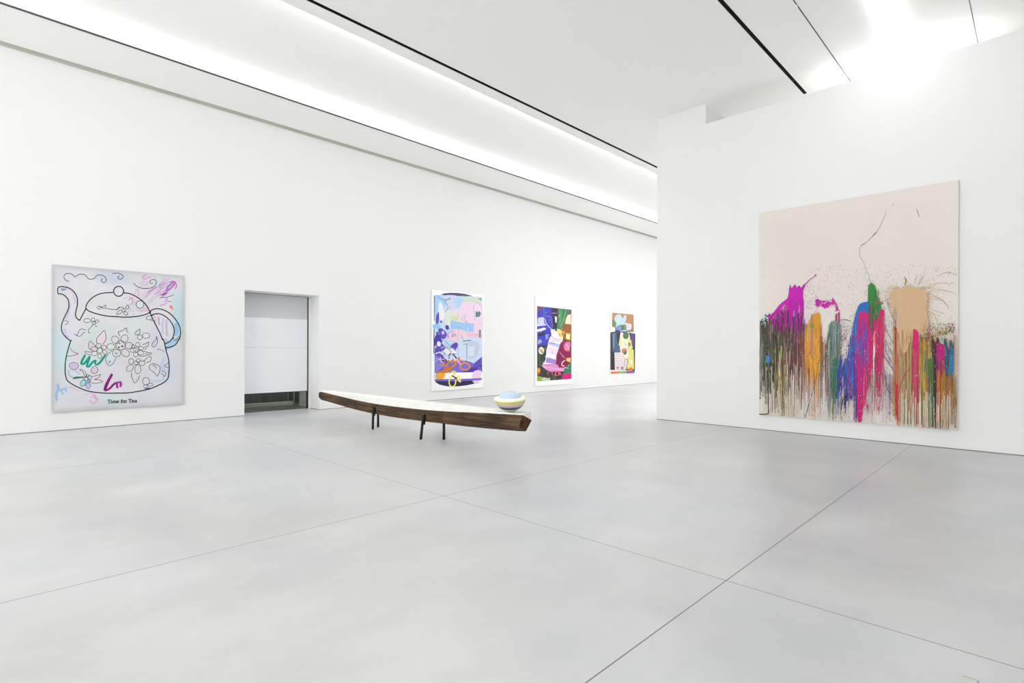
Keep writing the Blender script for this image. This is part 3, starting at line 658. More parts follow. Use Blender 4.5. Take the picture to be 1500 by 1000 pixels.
A.line([(190,440),(205,424),(222,408),(243,392)], 2.8, (176, 30, 150), PD, taper=.4); A.ell(243, 392, 2.8, 4, (170, 40, 140), PS)
specks(200, 262, 420, 560, [MAG, (200,60,190), (120,60,90)], 100, 1.2, 4)
# magenta arc of dots
for i in range(95):
    k = i/94; x = 246+k*84; y = 492+10*math.sin(k*5)+(max(0, k-.75)*200)
    A.ell(x+R_(-6, 6), y+R_(-12, 12), R_(1, 4.2), R_(1.5, 6), vary((196, 20, 160)), PS, R_(-1, 1), n=8)
for i in range(14): A.ell(252+R_(-7, 7), 495+R_(-14, 10), R_(2, 5), R_(4, 9), MAG, PS, n=9)
curtain(318, 334, 530, 550, 600, [(180,30,120), (140,30,90)], 2, 4, 12)
# orange figure
curtain(205, 262, jit(lambda x: 548+abs(x-240)*.9, 10), 640, 760, [ORG, (204,138,34), (224,164,60)], 3, 7, 34)
blob([(222,556),(232,540),(242,536),(256,532),(262,556),(256,590),(253,625),(260,650),(260,700),(256,740),(250,790),(240,760),(236,800),(230,745),(222,730),(214,700),(205,682),(204,668),(216,640),(222,600),(217,570)], ORG, 3)
streaks(205, 262, 560, 720, [(226,164,60), (196,128,30), (180,100,70), (230,180,90)], 100, 1, 3)
for x, y1, w_ in ((224,800,4), (233,916,5), (243,930,4), (250,880,6), (255,780,4), (262,760,3), (217,850,3), (226,930,3)): drip(x, 690, y1, w_, vary(ORG))
for x in (228, 232): drip(x, 540, 700, 2.6, (150, 80, 130))
blob([(224,574),(233,578),(234,592),(226,588)], (96, 150, 60), 1)
drip(265, 570, 690, 3, (190,120,60)); A.line([(262,690),(275,740),(288,690),(300,640),(310,590)], 1.8, (120, 90, 60), PD)
A.line([(258,700),(246,780),(226,850),(204,930)], 2, (70, 110, 70), PD); A.line([(330,560),(300,660),(268,720),(255,790)], 1.8, (110, 60, 60), PD)
# thin web of drips between
curtain(262, 345, jit(620, 60), 760, 945, [(110,120,110), (120,50,90), (110,60,80), (170,120,60)], 1.2, 2.4, 34)
specks(120, 345, 620, 935, [(180,30,120), (110,60,110), (90,110,60), (170,130,70), (70,60,60)], 420, 1.2, 3.6, (1.2, 2), (1, 5))
# grey green column
curtain(292, 334, jit(lambda x: 572-(x-294)*.25, 14), 700, 890, [(122,146,142), (104,130,120), (146,158,156), (84,118,98)], 2, 6, 66); streaks(294, 334, 575, 870, [(70,110,80), (176,184,180), (60,100,76), (120,110,140), (90,100,100)], 140, 1, 2.6)
curtain(306, 330, 700, 840, 946, [(50,110,76), (60,100,90)], 2, 4.5, 12); A.line([(338,560),(358,560),(378,566)], 3, (86, 120, 76), PD, taper=.5); A.line([(372,552),(390,540),(398,534)], 1.6, (190, 150, 60), PS)
A.line([(300,580),(290,640),(284,700)], 2.4, (60,110,70), PD)
# diagonal purple dashes
specks(334, 386, 570, 760, [(62,30,110), (54,40,130), (90,30,96)], 210, 2.2, 4.8, (1.7, 2.6), (1.5, 4)); specks(332, 352, 560, 640, [(60,50,60)], 40, 1.4, 3.4)
for i in range(34):
    x = R_(338, 384); y = R_(690, 850); A.line([(x, y), (x-R_(6, 14), y+R_(20, 50)), (x-R_(8, 16), y+R_(50, 80))], R_(2, 5.5), vary(random.choice(((32, 88, 176), (50, 60, 160), (56, 40, 120)))), PD, taper=.5)
# blue, green and raspberry centre
curtain(346, 400, jit(lambda x: 720-(x-352)*3.0, 20), 720, 850, [BLU, (60,80,170), PUR, (44,70,150)], 2.5, 6, 50)
blob([(400,520),(408,503),(420,496),(436,494),(446,500),(450,540),(452,640),(440,700),(420,760),(404,800),(394,830),(386,790),(378,800),(372,760),(366,776),(362,740),(370,700),(374,650),(382,600),(389,560),(395,535)], BLU, 3)
streaks(366, 412, 600, 820, [(70,70,170), (96,50,150), (40,120,200), (150,40,130), (110,50,150)], 150, 1.2, 4)
curtain(386, 420, 680, 880, 944, [PUR, (106,50,146), (80,56,160), (150,30,130)], 4, 8, 34)
blob([(404,545),(410,527),(418,535),(426,524),(434,540),(444,530),(452,560),(462,545),(474,548),(484,526),(496,522),(503,532),(500,560),(503,600),(498,660),(494,720),(488,790),(484,830),(478,800),(470,770),(464,720),(460,700),(455,740),(448,790),(438,826),(430,870),(422,900),(415,942),(405,942),(402,880),(398,820),(394,770),(392,720),(396,650),(402,610),(400,580)], RASP, 4)
curtain(470, 499, 540, 700, 850, [(206,50,96), (190,60,86), (176,40,80), RASP], 2.5, 6, 28); streaks(394, 500, 560, 870, [(218,40,126), (176,20,106), (150,40,130), (186,20,96), (226,90,130)], 190, 1, 3)
streaks(398, 440, 540, 700, [(110,60,160), (60,90,180), (160,50,140)], 80, 1.5, 4.5); drip(412, 620, 720, 5, (70, 90, 180)); drip(398, 740, 944, 6, PUR); drip(408, 790, 944, 4, (190, 24, 110)); drip(392, 800, 944, 6, (90,60,160)); drip(420, 740, 850, 4, PUR)
blob([(440,470),(441,438),(448,425),(456,423),(464,430),(470,448),(475,470),(482,488),(490,510),(484,530),(478,540),(470,520),(466,560),(458,548),(454,600),(448,568),(444,540),(446,510),(438,490)], (46, 132, 60), 3); streaks(442, 482, 440, 540, [(60,150,70), (36,110,60), (90,120,70), (70,80,60)], 46, l1=60); curtain(444, 464, 500, 560, 610, [(70,96,70), (110,60,80)], 2, 4, 14)
fringe(470, 496, 500, [(46,120,60), (180,30,100)], 20, 20, 2.6)
blob([(462,640),(468,650),(466,740),(468,800),(462,790),(460,700)], CRM, 1); drip(466, 700, 900, 3, (96, 50, 130)); drip(478, 700, 840, 4, (90, 70, 80)); blob([(461,625),(466,600),(468,640),(464,665)], (216,150,120), 1)
specks(498, 545, 500, 720, [(60,40,130), (140,30,110), (30,90,170), (60,70,60), (190,150,60)], 230, 1.4, 4, (.6, 2.4), (1, 5))
for p, c in (([(505,590),(520,620),(536,650)], (90, 40, 110)), ([(498,690),(530,740),(541,760)], (110, 60, 120)), ([(505,640),(538,700)], (70, 70, 80)), ([(500,740),(510,800),(518,830),(530,838),(538,830)], (34, 96, 176)), ([(503,650),(518,700),(538,730)], (120, 60, 60)), ([(500,785),(512,810)], (210, 200, 60)), ([(505,470),(520,520),(535,560)], (190, 160, 110)), ([(512,480),(540,560)], (196,150,60)), ([(520,800),(526,850),(540,880)], (60,90,150))): A.line(p, R_(1.8, 3.8), c, PD, taper=.4)
curtain(425, 545, 760, 800, 955, [(150,30,100), (120,80,140), (190,180,120)], .9, 2, 50); specks(425, 545, 690, 950, [(186,20,100), (84,50,130), (140,140,60), (60,60,60), (190,70,60)], 420, 1.2, 3.8, (1, 2.2), (1, 5)); specks(336, 400, 810, 945, [(226,218,130), (186,20,100), (60,80,150), (100,130,50)], 240, 1.4, 3.8, (1, 2.2), (1, 4))
# sand coloured burst and its skirt
SND = (210, 176, 138)
curtain(538, 558, jit(590, 30), 840, 960, [(200,148,56), (186,136,60), (190,70,60)], 3, 6, 22)
curtain(552, 642, 600, 850, 966, [(174,142,98), (160,128,88), (190,156,108), (146,116,78)], 3, 8, 96)
blob([(530,455),(545,449),(560,446),(574,446),(584,440),(600,437),(612,441),(626,446),(640,447),(652,456),(662,470),(664,500),(660,520),(664,545),(667,575),(664,610),(655,640),(640,650),(618,652),(600,640),(590,670),(572,688),(558,640),(550,600),(548,570),(552,545),(547,520),(535,506),(526,500),(530,484),(520,474),(530,466)], SND, 4)
streaks(550, 660, 590, 820, [(186,156,108), (166,136,94), (200,170,134), (150,122,82)], 190, 1, 3); specks(560, 600, 470, 560, [(222,200,160)], 40, 2, 5)
for p in ([(548,462),(515,458),(494,452)], [(540,480),(510,486),(484,496)], [(660,470),(690,466)], [(664,520),(676,560)], [(560,448),(545,430)], [(650,450),(664,440),(690,446)], [(540,500),(524,520)], [(536,470),(506,470)], [(592,440),(586,428)]): A.line(p, R_(2, 5), SND, PS, taper=.7)
fringe(512, 660, lambda x: 446, [SND], 60, 14, 3.4)
for k in range(50):
    y = R_(455, 640); A.ell(663+abs(R_(-1, 1)*R_(0, 1))*22, y, R_(1, 3.4), R_(1, 5), SND, PS, n=7); A.ell(548-abs(R_(-1, 1)*R_(0, 1))*30, R_(460, 580), R_(1, 3), R_(1, 4), SND, PS, n=7)
for y in range(600, 780, 14): A.ell(574+R_(-3,3), y, R_(1,2), R_(3,8), (190,150,60), PD, n=8)
drip(570, 600, 700, 3, (190,50,110)); drip(545, 560, 690, 2.6, (120, 50, 100)); drip(538, 520, 640, 2.5, (190,150,50))
curtain(607, 636, jit(610, 10), 720, 860, [(208, 24, 108), (200,30,100)], 3, 7, 12)
blob([(610,604),(618,598),(626,604),(632,620),(631,650),(634,700),(633,740),(630,800),(624,820),(619,800),(616,740),(611,700),(613,650)], (208, 24, 108), 2)
curtain(606, 636, 680, 860, 968, [(190,40,90), (176,50,80), (196,90,100)], 1.6, 3.6, 26); A.line([(600,740),(570,790),(556,850),(545,940)], 3, (190, 40, 80), PD, taper=.3); curtain(546, 556, 800, 900, 962, [(190,40,60)], 2, 3.4, 8)
streaks(636, 664, 640, 900, [(190,60,100), (150,80,100)], 24, 1, 2.6)
# gold, plum and teal at the right
RT = lambda x: 650-(x-634)*.28
curtain(634, 692, jit(RT, 34), 850, 975, [(190,148,50), (174,132,44), (196,162,72), (156,126,54)], 3, 8, 92); streaks(634, 704, 610, 920, [(60,120,60), (184,146,56), (146,110,50), (206,174,90), (90,106,50), (186,60,96), (150,140,120)], 230, 1, 3.4)
specks(640, 768, 575, 690, [(200,164,60), (90,124,50), (146,116,60), (70,60,60), (186,60,90), (30,100,140)], 380, 1.6, 4.8, (.8, 2.3), (1, 4)); blob([(664,765),(680,752),(690,770),(684,800),(674,780)], (50, 124, 62), 4)
curtain(682, 706, jit(640, 26), 880, 975, [(88,30,58), (78,32,50), (104,34,66), (60,66,50)], 3, 7, 40); curtain(668, 690, 700, 900, 974, [(64,104,56), (96,106,50)], 2, 4, 18)
curtain(700, 735, jit(720, 20), 880, 978, [(198,124,34), (188,110,34), (166,90,46), (116,46,66)], 3, 6, 36)
curtain(728, 766, jit(645, 34), 730, 860, [(70,76,60), (34,98,140), (40,86,112), (56,62,50)], 2.5, 6, 44)
blob([(700,662),(704,652),(712,650),(722,657),(730,668),(728,700),(722,715),(716,745),(708,752),(702,726),(698,696)], (180, 18, 116), 3); streaks(698, 732, 655, 740, [(150,20,90), (120,30,80), (200,40,130)], 26, 1.5, 4, 20, 60)
blob([(748,680),(752,662),(760,668),(764,690),(763,720),(760,758),(754,744),(750,770),(746,730)], (26, 104, 158), 3); curtain(745, 764, 700, 740, 810, [(24,104,156), (34,116,170)], 2, 4.5, 12)
curtain(714, 774, jit(770, 26), 860, 976, [(186,120,40), (118,106,54), (72,80,66), (164,124,54), (146,90,60)], 1.8, 4.4, 84)
curtain(764, 775, 620, 760, 940, [(220,196,180), (170,126,64)], 1.5, 3, 10); specks(730, 776, 560, 700, [(204,180,174), (184,146,64), (120,110,90)], 90, 1.2, 3.6)
fringe(634, 765, lambda x: RT(x)-6, [(196,160,60), (80,120,60), (180,60,100), (90,70,60)], 130, 50, 3.2)
for i in range(70):
    x = R_(560, 772); drip(x, R_(820, 910), bot(x)-1, R_(1, 3), (226,218,202), False)
for i in range(60):
    x = R_(36, 400); drip(x, R_(800, 900), bot(x)-1, R_(1, 2.6), (226,218,202), False)
A.line([(36,910),(60,911),(72,906)], 4, (60, 70, 40), PD)
specks(40, 770, 600, 940, [(228,220,204)], 500, 1.2, 3.4, (1.3, 1.8), (1, 5))
def drip_wash(u_, v_):
    n_ = noise.noise(Vector((u_*2.2, v_*2.6, 8))); return (226+2*n_, 220+3*n_-1.5*math.sin(u_*3), 213+4*n_)
A.build('splattered_painting', 'huge cream canvas with multicoloured paint splashes dripping down, on the right wall', (-3.836, YR-.046, 4.122), 0, .045, (228, 221, 211), None, drip_wash, (10, 12), step=6e-6)

# ---- three smaller pictures further down the long wall ------------------------------------
GP = 'pictures hung past the beam on the long wall'
def side_picture(quad, o_, k): return lambda p: (o_[0]+p[0]/k, o_[1]+p[1]/k)
A = Art([(631.6, 424), (707.9, 431.6), (707.9, 568.2), (632.4, 572.6)], 2.09, 3.005, side_picture(None, (615, 410), 5.5547))
random.seed(3); Q = 'canvas'; NV = (48, 46, 78)
A.poly([(165,120),(200,108),(250,104),(310,106),(370,114),(430,130),(300,134)], NV, Q); A.line([(205,112),(300,118),(400,130)], 2, (150,160,190), Q)
A.poly([(112,130),(122,130),(122,330),(114,335)], NV, Q); A.poly([(112,400),(122,400),(122,600),(112,600)], NV, Q)
A.poly([(120,790),(130,830),(160,850),(220,864),(300,866),(380,858),(440,845),(495,815),(500,795)], NV, Q)
A.poly([(118,122),(300,128),(505,138),(507,640),(507,800),(118,806)], (192, 214, 240), Q)
A.poly([(118,122),(240,126),(225,170),(215,230),(170,290),(118,300)], (168, 206, 242), Q)
A.poly([(190,128),(300,130),(290,190),(330,220),(300,260),(230,300),(190,250),(215,190)], (206, 214, 240), Q, True)
A.poly([(330,150),(420,140),(500,165),(505,440),(400,446),(330,390),(250,330),(270,240),(320,235)], (238, 214, 232), Q, True)
A.poly([(340,140),(420,140),(500,150),(495,190),(420,175),(350,180)], (206, 222, 204), Q, True)
A.poly([(270,150),(345,150),(335,200),(305,232),(290,190)], (180, 208, 240), Q, True)
A.poly([(200,260),(260,250),(300,290),(315,320),(260,332),(240,400),(205,380)], (222, 228, 216), Q, True); A.poly([(252,290),(312,296),(312,332),(254,330)], (212, 224, 180), Q)
A.poly([(250,330),(330,345),(440,355),(436,425),(360,420),(300,400),(245,398)], (160, 198, 236), Q)
A.poly([(225,430),(300,400),(420,430),(500,430),(505,470),(400,470),(330,500),(240,490),(215,460)], (238, 208, 226), Q, True); A.poly([(380,430),(500,440),(500,468),(390,460)], (238, 190, 214), Q)
A.poly([(300,480),(400,470),(505,478),(505,640),(430,670),(310,650)], (204, 220, 242), Q); A.poly([(385,510),(470,505),(480,560),(460,620),(430,640),(385,630)], (196, 204, 226), Q, True); A.poly([(390,545),(445,540),(440,620),(390,625)], (212, 222, 240), Q)
A.line([(150,128),(160,150),(210,160),(245,145),(236,160),(200,170),(222,205),(222,240),(170,290)], 3, (40, 44, 70), Q)
A.poly([(150,190),(170,180),(190,230),(200,280),(180,330),(150,300)], (236, 236, 246), Q, True)
PP, PP2 = (96, 78, 190), (74, 58, 168)
for b_ in ([(130,300),(150,260),(155,320),(145,360),(130,350)], [(150,400),(180,395),(215,430),(210,470),(180,480),(155,440)], [(120,470),(150,440),(180,500),(165,540),(120,560)], [(205,375),(228,370),(236,400),(215,405)], [(130,540),(180,520),(205,560),(160,585),(125,580)], [(250,540),(290,510),(310,530),(280,580)], [(160,335),(178,335),(174,352)], [(130,430),(150,425),(145,450)]): A.poly(b_, random.choice((PP, PP2)), Q, True)
A.poly([(122,585),(160,590),(210,640),(260,690),(330,690),(400,700),(440,680),(505,625),(507,755),(420,750),(122,755)], PP, Q); A.poly([(250,700),(330,720),(460,715),(505,690),(507,752),(240,752)], PP2, Q); A.poly([(122,610),(200,650),(200,700),(140,750),(122,750)], (136, 124, 214), Q)
A.poly([(190,700),(300,660),(380,660),(440,690),(350,745),(250,745)], (120, 104, 206), Q, True)
A.line([(130,600),(175,590),(215,640),(300,650),(360,640)], 11, (226, 216, 240), Q); A.line([(150,640),(190,670),(240,650)], 9, (206, 190, 232), Q)
for x, y, rx, ry in ((188,430,13,14), (240,580,45,28), (155,520,16,22)): A.ell(x, y, rx, ry, (228, 230, 242), Q)
A.ring(188, 430, 8, 8, 3, PP2, Q)
A.line([(170,640),(200,665),(235,650),(240,610),(262,600),(300,640)], 9, (30, 28, 36), Q); A.line([(190,545),(230,560),(260,590),(300,610)], 4, (60, 60, 80), Q); A.line([(255,598),(285,590),(310,620)], 12, (240,240,248), Q)
for p_ in ([(170,690),(215,690),(250,660),(300,665),(320,630)], [(220,720),(260,710),(300,675)]): A.line(p_, 16, (216, 130, 60), Q)
A.poly([(140,745),(180,735),(220,700),(262,715),(245,745),(200,765),(140,770)], (204, 120, 50), Q, True); A.line([(235,690),(280,640),(300,655)], 8, (200, 90, 60), Q); A.line([(225,670),(250,690),(235,710)], 7, (60, 140, 80), Q)
A.ring(368, 705, 38, 28, 13, (224, 146, 60), Q); A.line([(315,660),(345,690),(370,680),(320,640)], 8, (230, 150, 90), Q); A.ell(368, 702, 26, 20, (126, 110, 206), Q); A.line([(268,640),(300,650),(330,690)], 5, (232, 226, 240), Q)
A.line([(318,385),(312,440),(305,500),(312,560)], 3, (232, 150, 120), Q); A.line([(312,385),(320,385)], 4, (30,30,40), Q); A.line([(380,520),(381,600),(380,670)], 3, PP, Q); A.line([(312,540),(312,600)], 5, (170,190,240), Q)
for k in range(7): A.poly([(350+k*9.4,503-k),(357+k*9.4,502-k),(357+k*9.4,494-k),(350+k*9.4,495-k)], (26, 26, 34), Q)
for k in range(5): A.poly([(350+k*8,528-k),(356+k*8,527-k),(356+k*8,522-k),(350+k*8,523-k)], (26, 26, 34), Q)
A.poly([(128,760),(300,755),(507,750),(507,800),(300,806),(128,812)], (250, 250, 250), Q); A.poly([(132,765),(165,756),(205,760),(200,795),(170,810),(138,808)], (236, 168, 60), Q, True)
A.poly([(440,745),(500,740),(480,835),(440,838),(425,800)], (238, 206, 232), Q, True); A.poly([(122,806),(300,806),(507,800),(500,815),(300,826),(124,822)], (112, 96, 196), Q)
A.line([(250,760),(275,742),(290,760),(250,790),(240,840),(262,868),(288,850),(290,800),(262,780),(300,800),(330,830),(318,780),(290,810)], 11, (240, 228, 116), Q)
A.poly([(452,262),(462,250),(470,262),(482,252),(496,272),(484,300),(468,302),(452,300)], (74, 140, 126), Q); A.poly([(480,410),(495,404),(495,470),(482,470)], (70, 146, 120), Q); A.line([(450,330),(440,260),(432,220),(445,205)], 2, (60,60,90), Q); A.line([(455,180),(490,200),(498,230)], 2, (90,90,120), Q)
A.ring(350, 318, 16, 12, 1.6, (80,80,100), Q); A.line([(170,470),(230,520),(250,560),(220,540)], 3, (60,60,90), Q); A.line([(230,440),(250,420),(290,425)], 2, (150,120,160), Q); A.ell(485, 722, 14, 16, PP2, Q); A.ring(485, 722, 9, 10, 2.5, (190,180,236), Q); A.poly([(470,150),(500,145),(498,166)], (110,150,220), Q); A.poly([(100,365),(160,358),(165,395),(105,398)], (150, 198, 238), Q)
for i in range(46):
    x, y = random.uniform(128, 300), random.uniform(440, 690); a = random.uniform(0, 6.28); l = random.uniform(8, 26)
    A.line([(x, y), (x+l*math.cos(a), y+l*math.sin(a)), (x+l*1.4*math.cos(a+.9), y+l*1.4*math.sin(a+.9))], random.uniform(2, 6), random.choice(((240,240,248), (84,66,176), (60,56,90), (180,170,226), (206,130,90), (150,170,220))), Q, taper=.5)
for i in range(24):
    x, y = random.uniform(150, 490), random.uniform(150, 460); A.line([(x, y), (x+random.uniform(-14, 14), y+random.uniform(4, 22)), (x+random.uniform(-10, 20), y+random.uniform(18, 40))], random.uniform(1.5, 5), random.choice(((214,206,236), (236,224,238), (176,206,238), (150,140,170))), Q, taper=.5)
A.build('collage_painting', 'white-bordered painting with pastel blue and pink over purple, on the wall behind the beam', (XW+.031, 9.89, 3.290), PI/2, .03, (246, 246, 247), None, None, (2, 2), group=None)

A = Art([(784, 433.5), (839.5, 439), (839.3, 562), (784, 565)], 2.187, 3.222, side_picture(None, (770, 430), 6.6625))
A.poly([(110,122),(447,155),(447,832),(112,853)], (60, 66, 58), Q)
A.poly([(110,122),(255,138),(262,330),(240,420),(205,500),(112,505)], (70, 66, 186), Q); A.poly([(110,122),(165,128),(160,160),(130,175),(110,165)], (120, 70, 130), Q); A.poly([(168,130),(180,130),(185,230),(176,225)], (60,130,190), Q)
A.poly([(250,138),(318,145),(300,350),(262,345)], (58, 48, 62), Q); A.poly([(120,235),(175,230),(180,285),(200,310),(110,320)], (206, 206, 238), Q); A.poly([(112,350),(180,330),(200,345),(150,368),(112,372)], (236, 236, 246), Q); A.poly([(120,385),(190,375),(190,405),(125,420)], (56, 54, 96), Q); A.poly([(118,455),(150,445),(160,475),(120,495)], (150, 160, 226), Q); A.poly([(190,400),(225,395),(215,440),(195,450)], (130,150,226), Q)
A.line([(185,240),(200,290),(250,345),(290,350)], 7, (200, 200, 240), Q); A.line([(195,220),(250,235),(258,330)], 3, (170,176,236), Q); A.poly([(262,225),(285,222),(290,300),(268,290)], (34,34,44), Q); A.poly([(282,222),(304,226),(300,285),(288,280)], (236, 232, 226), Q); A.line([(255,190),(300,190)], 5, (190,190,200), Q)
A.poly([(425,155),(447,158),(447,470),(350,420),(345,320),(385,250)], (150, 92, 60), Q); A.poly([(425,155),(447,158),(447,200),(400,210)], (116, 84, 84), Q); A.poly([(400,212),(440,198),(443,300),(382,292)], (244, 226, 204), Q)
A.poly([(315,145),(428,156),(400,230),(370,290),(345,350),(305,340),(312,240)], (58, 136, 100), Q)
for p_ in ([(330,160),(335,230),(325,310)], [(350,165),(345,240),(335,330)], [(392,170),(375,235),(345,320)], [(370,230),(360,270)], [(405,170),(380,240)]): A.line(p_, 5, random.choice(((120, 170, 90), (40, 100, 90), (190, 180, 90))), Q)
A.poly([(305,340),(345,352),(372,400),(365,430),(330,432),(300,390)], (240, 214, 130), Q); A.poly([(318,385),(340,395),(330,425)], (214, 160, 60), Q)
A.poly([(350,390),(370,330),(447,340),(447,470),(400,460),(380,450)], (160, 96, 50), Q); A.poly([(345,360),(385,370),(370,410)], (220, 160, 80), Q); A.poly([(395,385),(435,388),(430,450),(392,440)], (244, 228, 170), Q); A.poly([(402,385),(428,387),(424,400),(404,398)], (230,190,60), Q)
A.poly([(245,350),(300,370),(335,430),(365,430),(350,480),(330,550),(300,600),(290,690),(240,720),(165,700),(195,640),(190,600),(210,520),(230,440),(250,400)], (238, 234, 244), Q, True)
A.line([(240,400),(280,440),(350,450)], 4, (90, 80, 170), Q); A.line([(235,440),(280,460),(350,470)], 5, (200, 150, 170), Q); A.poly([(230,470),(340,495),(325,525),(222,495)], (180, 184, 236), Q); A.line([(245,478),(285,486)], 5, (70,70,110), Q); A.poly([(222,510),(325,540),(310,600),(205,580)], (236, 218, 238), Q); A.poly([(205,620),(300,645),(290,690),(195,670)], (166, 130, 206), Q); A.line([(258,570),(262,590)], 3, (90,80,120), Q); A.line([(190,640),(178,690),(200,720)], 3, (90,120,70), Q)
A.poly([(112,505),(200,500),(200,590),(165,700),(112,740)], (56, 72, 60), Q); A.ell(152, 555, 27, 36, (240, 226, 226), Q); A.poly([(140,535),(165,545),(175,575),(150,580)], (214, 190, 90), Q); A.line([(135,540),(150,570),(175,580)], 4, (120,60,110), Q); A.line([(130,600),(140,700)], 5, (96,120,90), Q)
A.poly([(340,480),(370,460),(440,470),(447,520),(447,620),(447,700),(380,722),(320,722),(297,690),(300,600),(320,540)], (140, 28, 78), Q); A.poly([(370,500),(400,470),(435,480),(430,540),(410,560),(380,550)], (222, 120, 170), Q, True); A.line([(385,510),(405,500),(415,530),(395,530)], 5, (250,200,220), Q); A.poly([(410,540),(430,530),(425,570)], (240,160,90), Q)
for k in range(5): A.line([(325+k*8, 560+k*8),(350+k*6, 600+k*8),(375+k*4,605+k*5)], 1.8, (200,150,180), Q)
A.poly([(395,630),(440,625),(436,670),(400,660)], (230, 200, 110), Q); A.line([(385,650),(358,670),(355,700),(378,706)], 8, (246, 230, 210), Q)
A.poly([(165,690),(300,690),(330,720),(420,720),(340,755),(240,760),(175,720)], (222, 140, 196), Q, True)
for k in range(11): A.line([(172+k*21, 700+k*4),(178+k*21, 722+k*4),(192+k*21, 704+k*4)], 4, (236, 196, 226), Q)
A.poly([(245,760),(330,750),(350,790),(300,800),(260,790)], (206, 90, 110), Q); A.ell(275, 775, 12, 14, (90,10,40), Q); A.ell(305, 778, 12, 14, (90,10,40), Q)
A.poly([(360,780),(447,765),(447,832),(350,838)], (206, 20, 116), Q); A.poly([(375,735),(447,660),(447,770),(380,785)], (44, 134, 92), Q); A.poly([(112,720),(145,725),(145,770),(112,800)], (170, 90, 40), Q); A.ell(128, 745, 14, 22, (240, 160, 50), Q); A.poly([(112,800),(160,810),(160,848),(112,853)], (150, 180, 70), Q); A.poly([(160,815),(240,822),(235,846),(160,848)], (190,210,170), Q); A.line([(380,720),(420,728)], 6, (236,200,226), Q)
for k in range(9): A.line([(170+k*9, 760),(176+k*11, 815)], 3.5, random.choice(((40,44,40), (150,60,50), (30,50,40))), Q)
for k in range(6): A.line([(265+k*14, 800),(268+k*13, 838)], 4, random.choice(((30,40,34), (90,120,90))), Q)
for i in range(60):
    x, y = random.uniform(120, 432), random.uniform(140, 830); c = (150,150,220) if x < 240 and y < 480 else (110,120,100) if x < 200 else (200,120,160) if x > 320 and y > 480 else (120,84,120)
    A.line([(x, y), (x+random.uniform(-12, 12), y+random.uniform(6, 26))], random.uniform(1.5, 4), random.choice((c, (44,44,60), (226,220,230))), Q, smooth=False)
A.build('collage_painting', 'white-bordered painting in deep blue, green and crimson around a white bottle shape', (XW+.031, 14.5, 3.444), PI/2, .03, (247, 247, 248), None, None, (2, 2), group=None)

A = Art([(893.8, 456), (930.6, 459.5), (930.6, 546.8), (893.8, 549)], 1.97, 2.654, side_picture(None, (880, 445), 8.7))
A.poly([(142,110),(418,135),(422,360),(180,352),(185,300),(142,290)], (186, 134, 96), Q); A.poly([(142,190),(200,230),(180,300),(142,290)], (120, 134, 84), Q); A.poly([(180,240),(330,260),(420,340),(422,362),(180,350)], (130, 140, 96), Q)
A.poly([(122,362),(250,340),(440,380),(436,850),(124,842)], (60, 52, 66), Q); A.poly([(140,370),(250,350),(245,640),(180,640),(150,600)], (70, 98, 124), Q); A.poly([(155,380),(180,376),(176,560),(158,560)], (112, 142, 160), Q); A.poly([(200,370),(250,350),(245,520),(215,500)], (66, 44, 66), Q); A.poly([(380,370),(425,376),(422,560),(395,540)], (104, 76, 140), Q); A.poly([(122,590),(180,620),(180,840),(124,842)], (50, 42, 54), Q)
A.poly([(175,620),(260,618),(300,700),(290,840),(182,842)], (226, 214, 214), Q)
for k in range(7): A.line([(185, 640+k*27),(280, 648+k*27)], 3, (150, 130, 140), Q)
A.poly([(205,800),(230,795),(225,830),(205,832)], (220,110,90), Q); A.poly([(260,805),(285,800),(280,832),(262,832)], (90,90,80), Q)
A.poly([(335,560),(420,580),(425,830),(335,828),(350,700)], (222, 218, 130), Q); A.ell(388, 740, 13, 28, (238, 240, 244), Q); A.line([(380,590),(400,660),(410,700)], 5, (190,200,100), Q)
A.poly([(255,360),(300,380),(350,360),(375,450),(350,560),(355,640),(330,720),(270,690),(250,600),(240,480)], (226, 222, 206), Q, True); A.poly([(240,440),(265,380),(262,520),(228,530)], (226, 222, 150), Q); A.poly([(350,450),(390,460),(395,520),(410,560),(370,580),(350,540)], (214, 220, 130), Q); A.poly([(345,495),(375,490),(385,530),(355,545)], (150, 130, 60), Q)
A.poly([(285,390),(325,350),(355,385),(350,430),(315,445),(290,430)], (84, 120, 80), Q, True); A.line([(285,400),(300,440),(345,440)], 5, (60,50,70), Q); A.line([(250,400),(270,470),(260,520)], 5, (240,230,150), Q)
A.poly([(270,580),(320,565),(335,600),(310,630),(275,625)], (216, 120, 110), Q, True); A.poly([(290,610),(330,600),(325,640),(295,645)], (90, 120, 90), Q, True); A.line([(300,490),(330,540)], 5, (150,170,90), Q); A.line([(268,640),(300,690),(340,700)], 4, (150,110,110), Q)
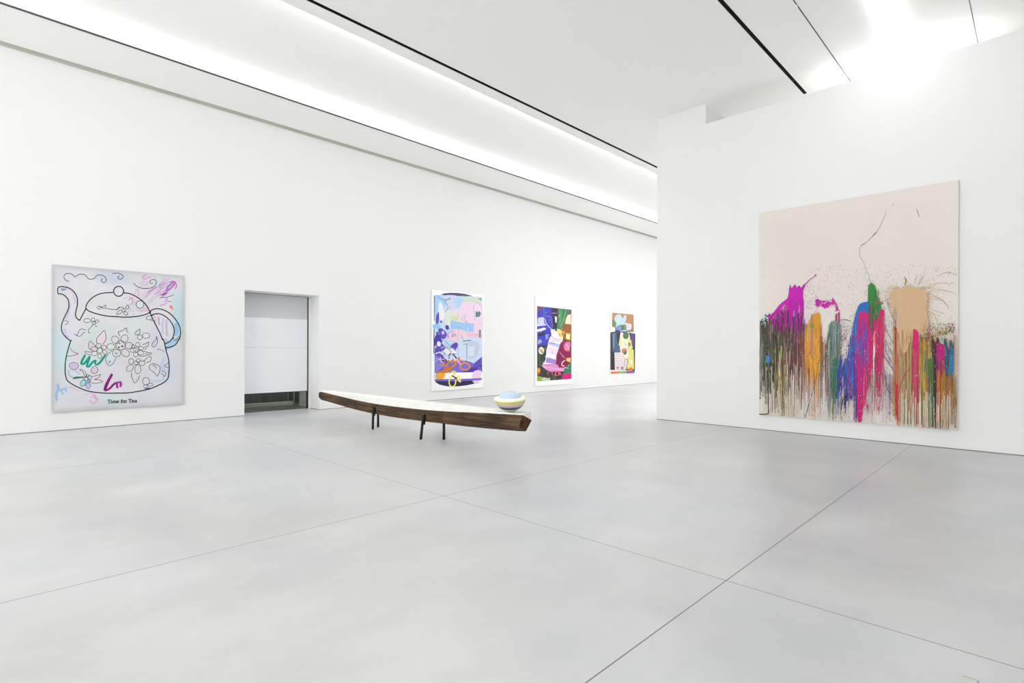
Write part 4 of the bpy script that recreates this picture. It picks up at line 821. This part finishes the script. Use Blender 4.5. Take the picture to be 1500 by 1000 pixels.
A.poly([(310,690),(345,700),(340,760),(320,840),(295,840),(300,760)], (220, 206, 200), Q, True); A.line([(305,710),(345,706)], 5, (60,60,70), Q); A.poly([(338,720),(350,730),(345,760)], (40,40,60), Q)
A.poly([(245,262),(325,270),(330,345),(255,345)], (134, 150, 100), Q); A.poly([(260,280),(295,275),(300,330),(265,330)], (96, 120, 80), Q)
A.poly([(185,160),(215,132),(255,145),(280,185),(300,150),(325,150),(322,200),(305,240),(320,260),(250,265),(230,290),(190,290),(200,250),(178,215),(174,185)], (190, 214, 240), Q, True); A.poly([(200,290),(240,270),(260,330),(340,335),(330,350),(250,352),(205,330)], (120, 146, 224), Q, True); A.poly([(270,335),(330,330),(320,352),(275,352)], (170,190,244), Q)
A.poly([(315,225),(350,245),(390,260),(385,320),(335,330),(320,270)], (222, 206, 226), Q, True); A.line([(318,230),(345,250)], 6, (60,60,80), Q); A.line([(330,270),(325,320)], 6, (110,120,220), Q)
A.poly([(190,330),(240,338),(238,348),(195,348)], (70, 80, 70), Q)
A.poly([(128,860),(225,858),(228,888),(130,893)], (226, 120, 84), Q); A.poly([(225,857),(330,853),(320,886),(228,888)], (140, 176, 110), Q); A.poly([(330,853),(434,850),(432,880),(322,886)], (136, 84, 160), Q); A.poly([(358,812),(405,808),(405,850),(362,858)], (236, 112, 40), Q)
A.build('collage_painting', 'small white-edged painting with a pale blue cloud on brown, farthest along the wall', (XW+.031, 19.21, 3.138), PI/2, .03, (248, 248, 249), None, None, (2, 2), group=None)

# ---------------------------------------------------------------- light and view
w = bpy.data.worlds.new('ambient_fill'); sc.world = w; w.use_nodes = True  # even white fill added, entering through the open rear end
bg = w.node_tree.nodes['Background']; bg.inputs[0].default_value = (1.0, .995, .985, 1); bg.inputs[1].default_value = 0.95
sc.cycles.max_bounces = 14; sc.cycles.diffuse_bounces = 12; sc.cycles.glossy_bounces = 4
sc.cycles.use_denoising = True
sc.cycles.sample_clamp_indirect = 6
vs = sc.view_settings; vs.view_transform = 'Standard'; vs.look = 'None'; vs.gamma = 1; vs.use_curve_mapping = False
vs.exposure = 1.65
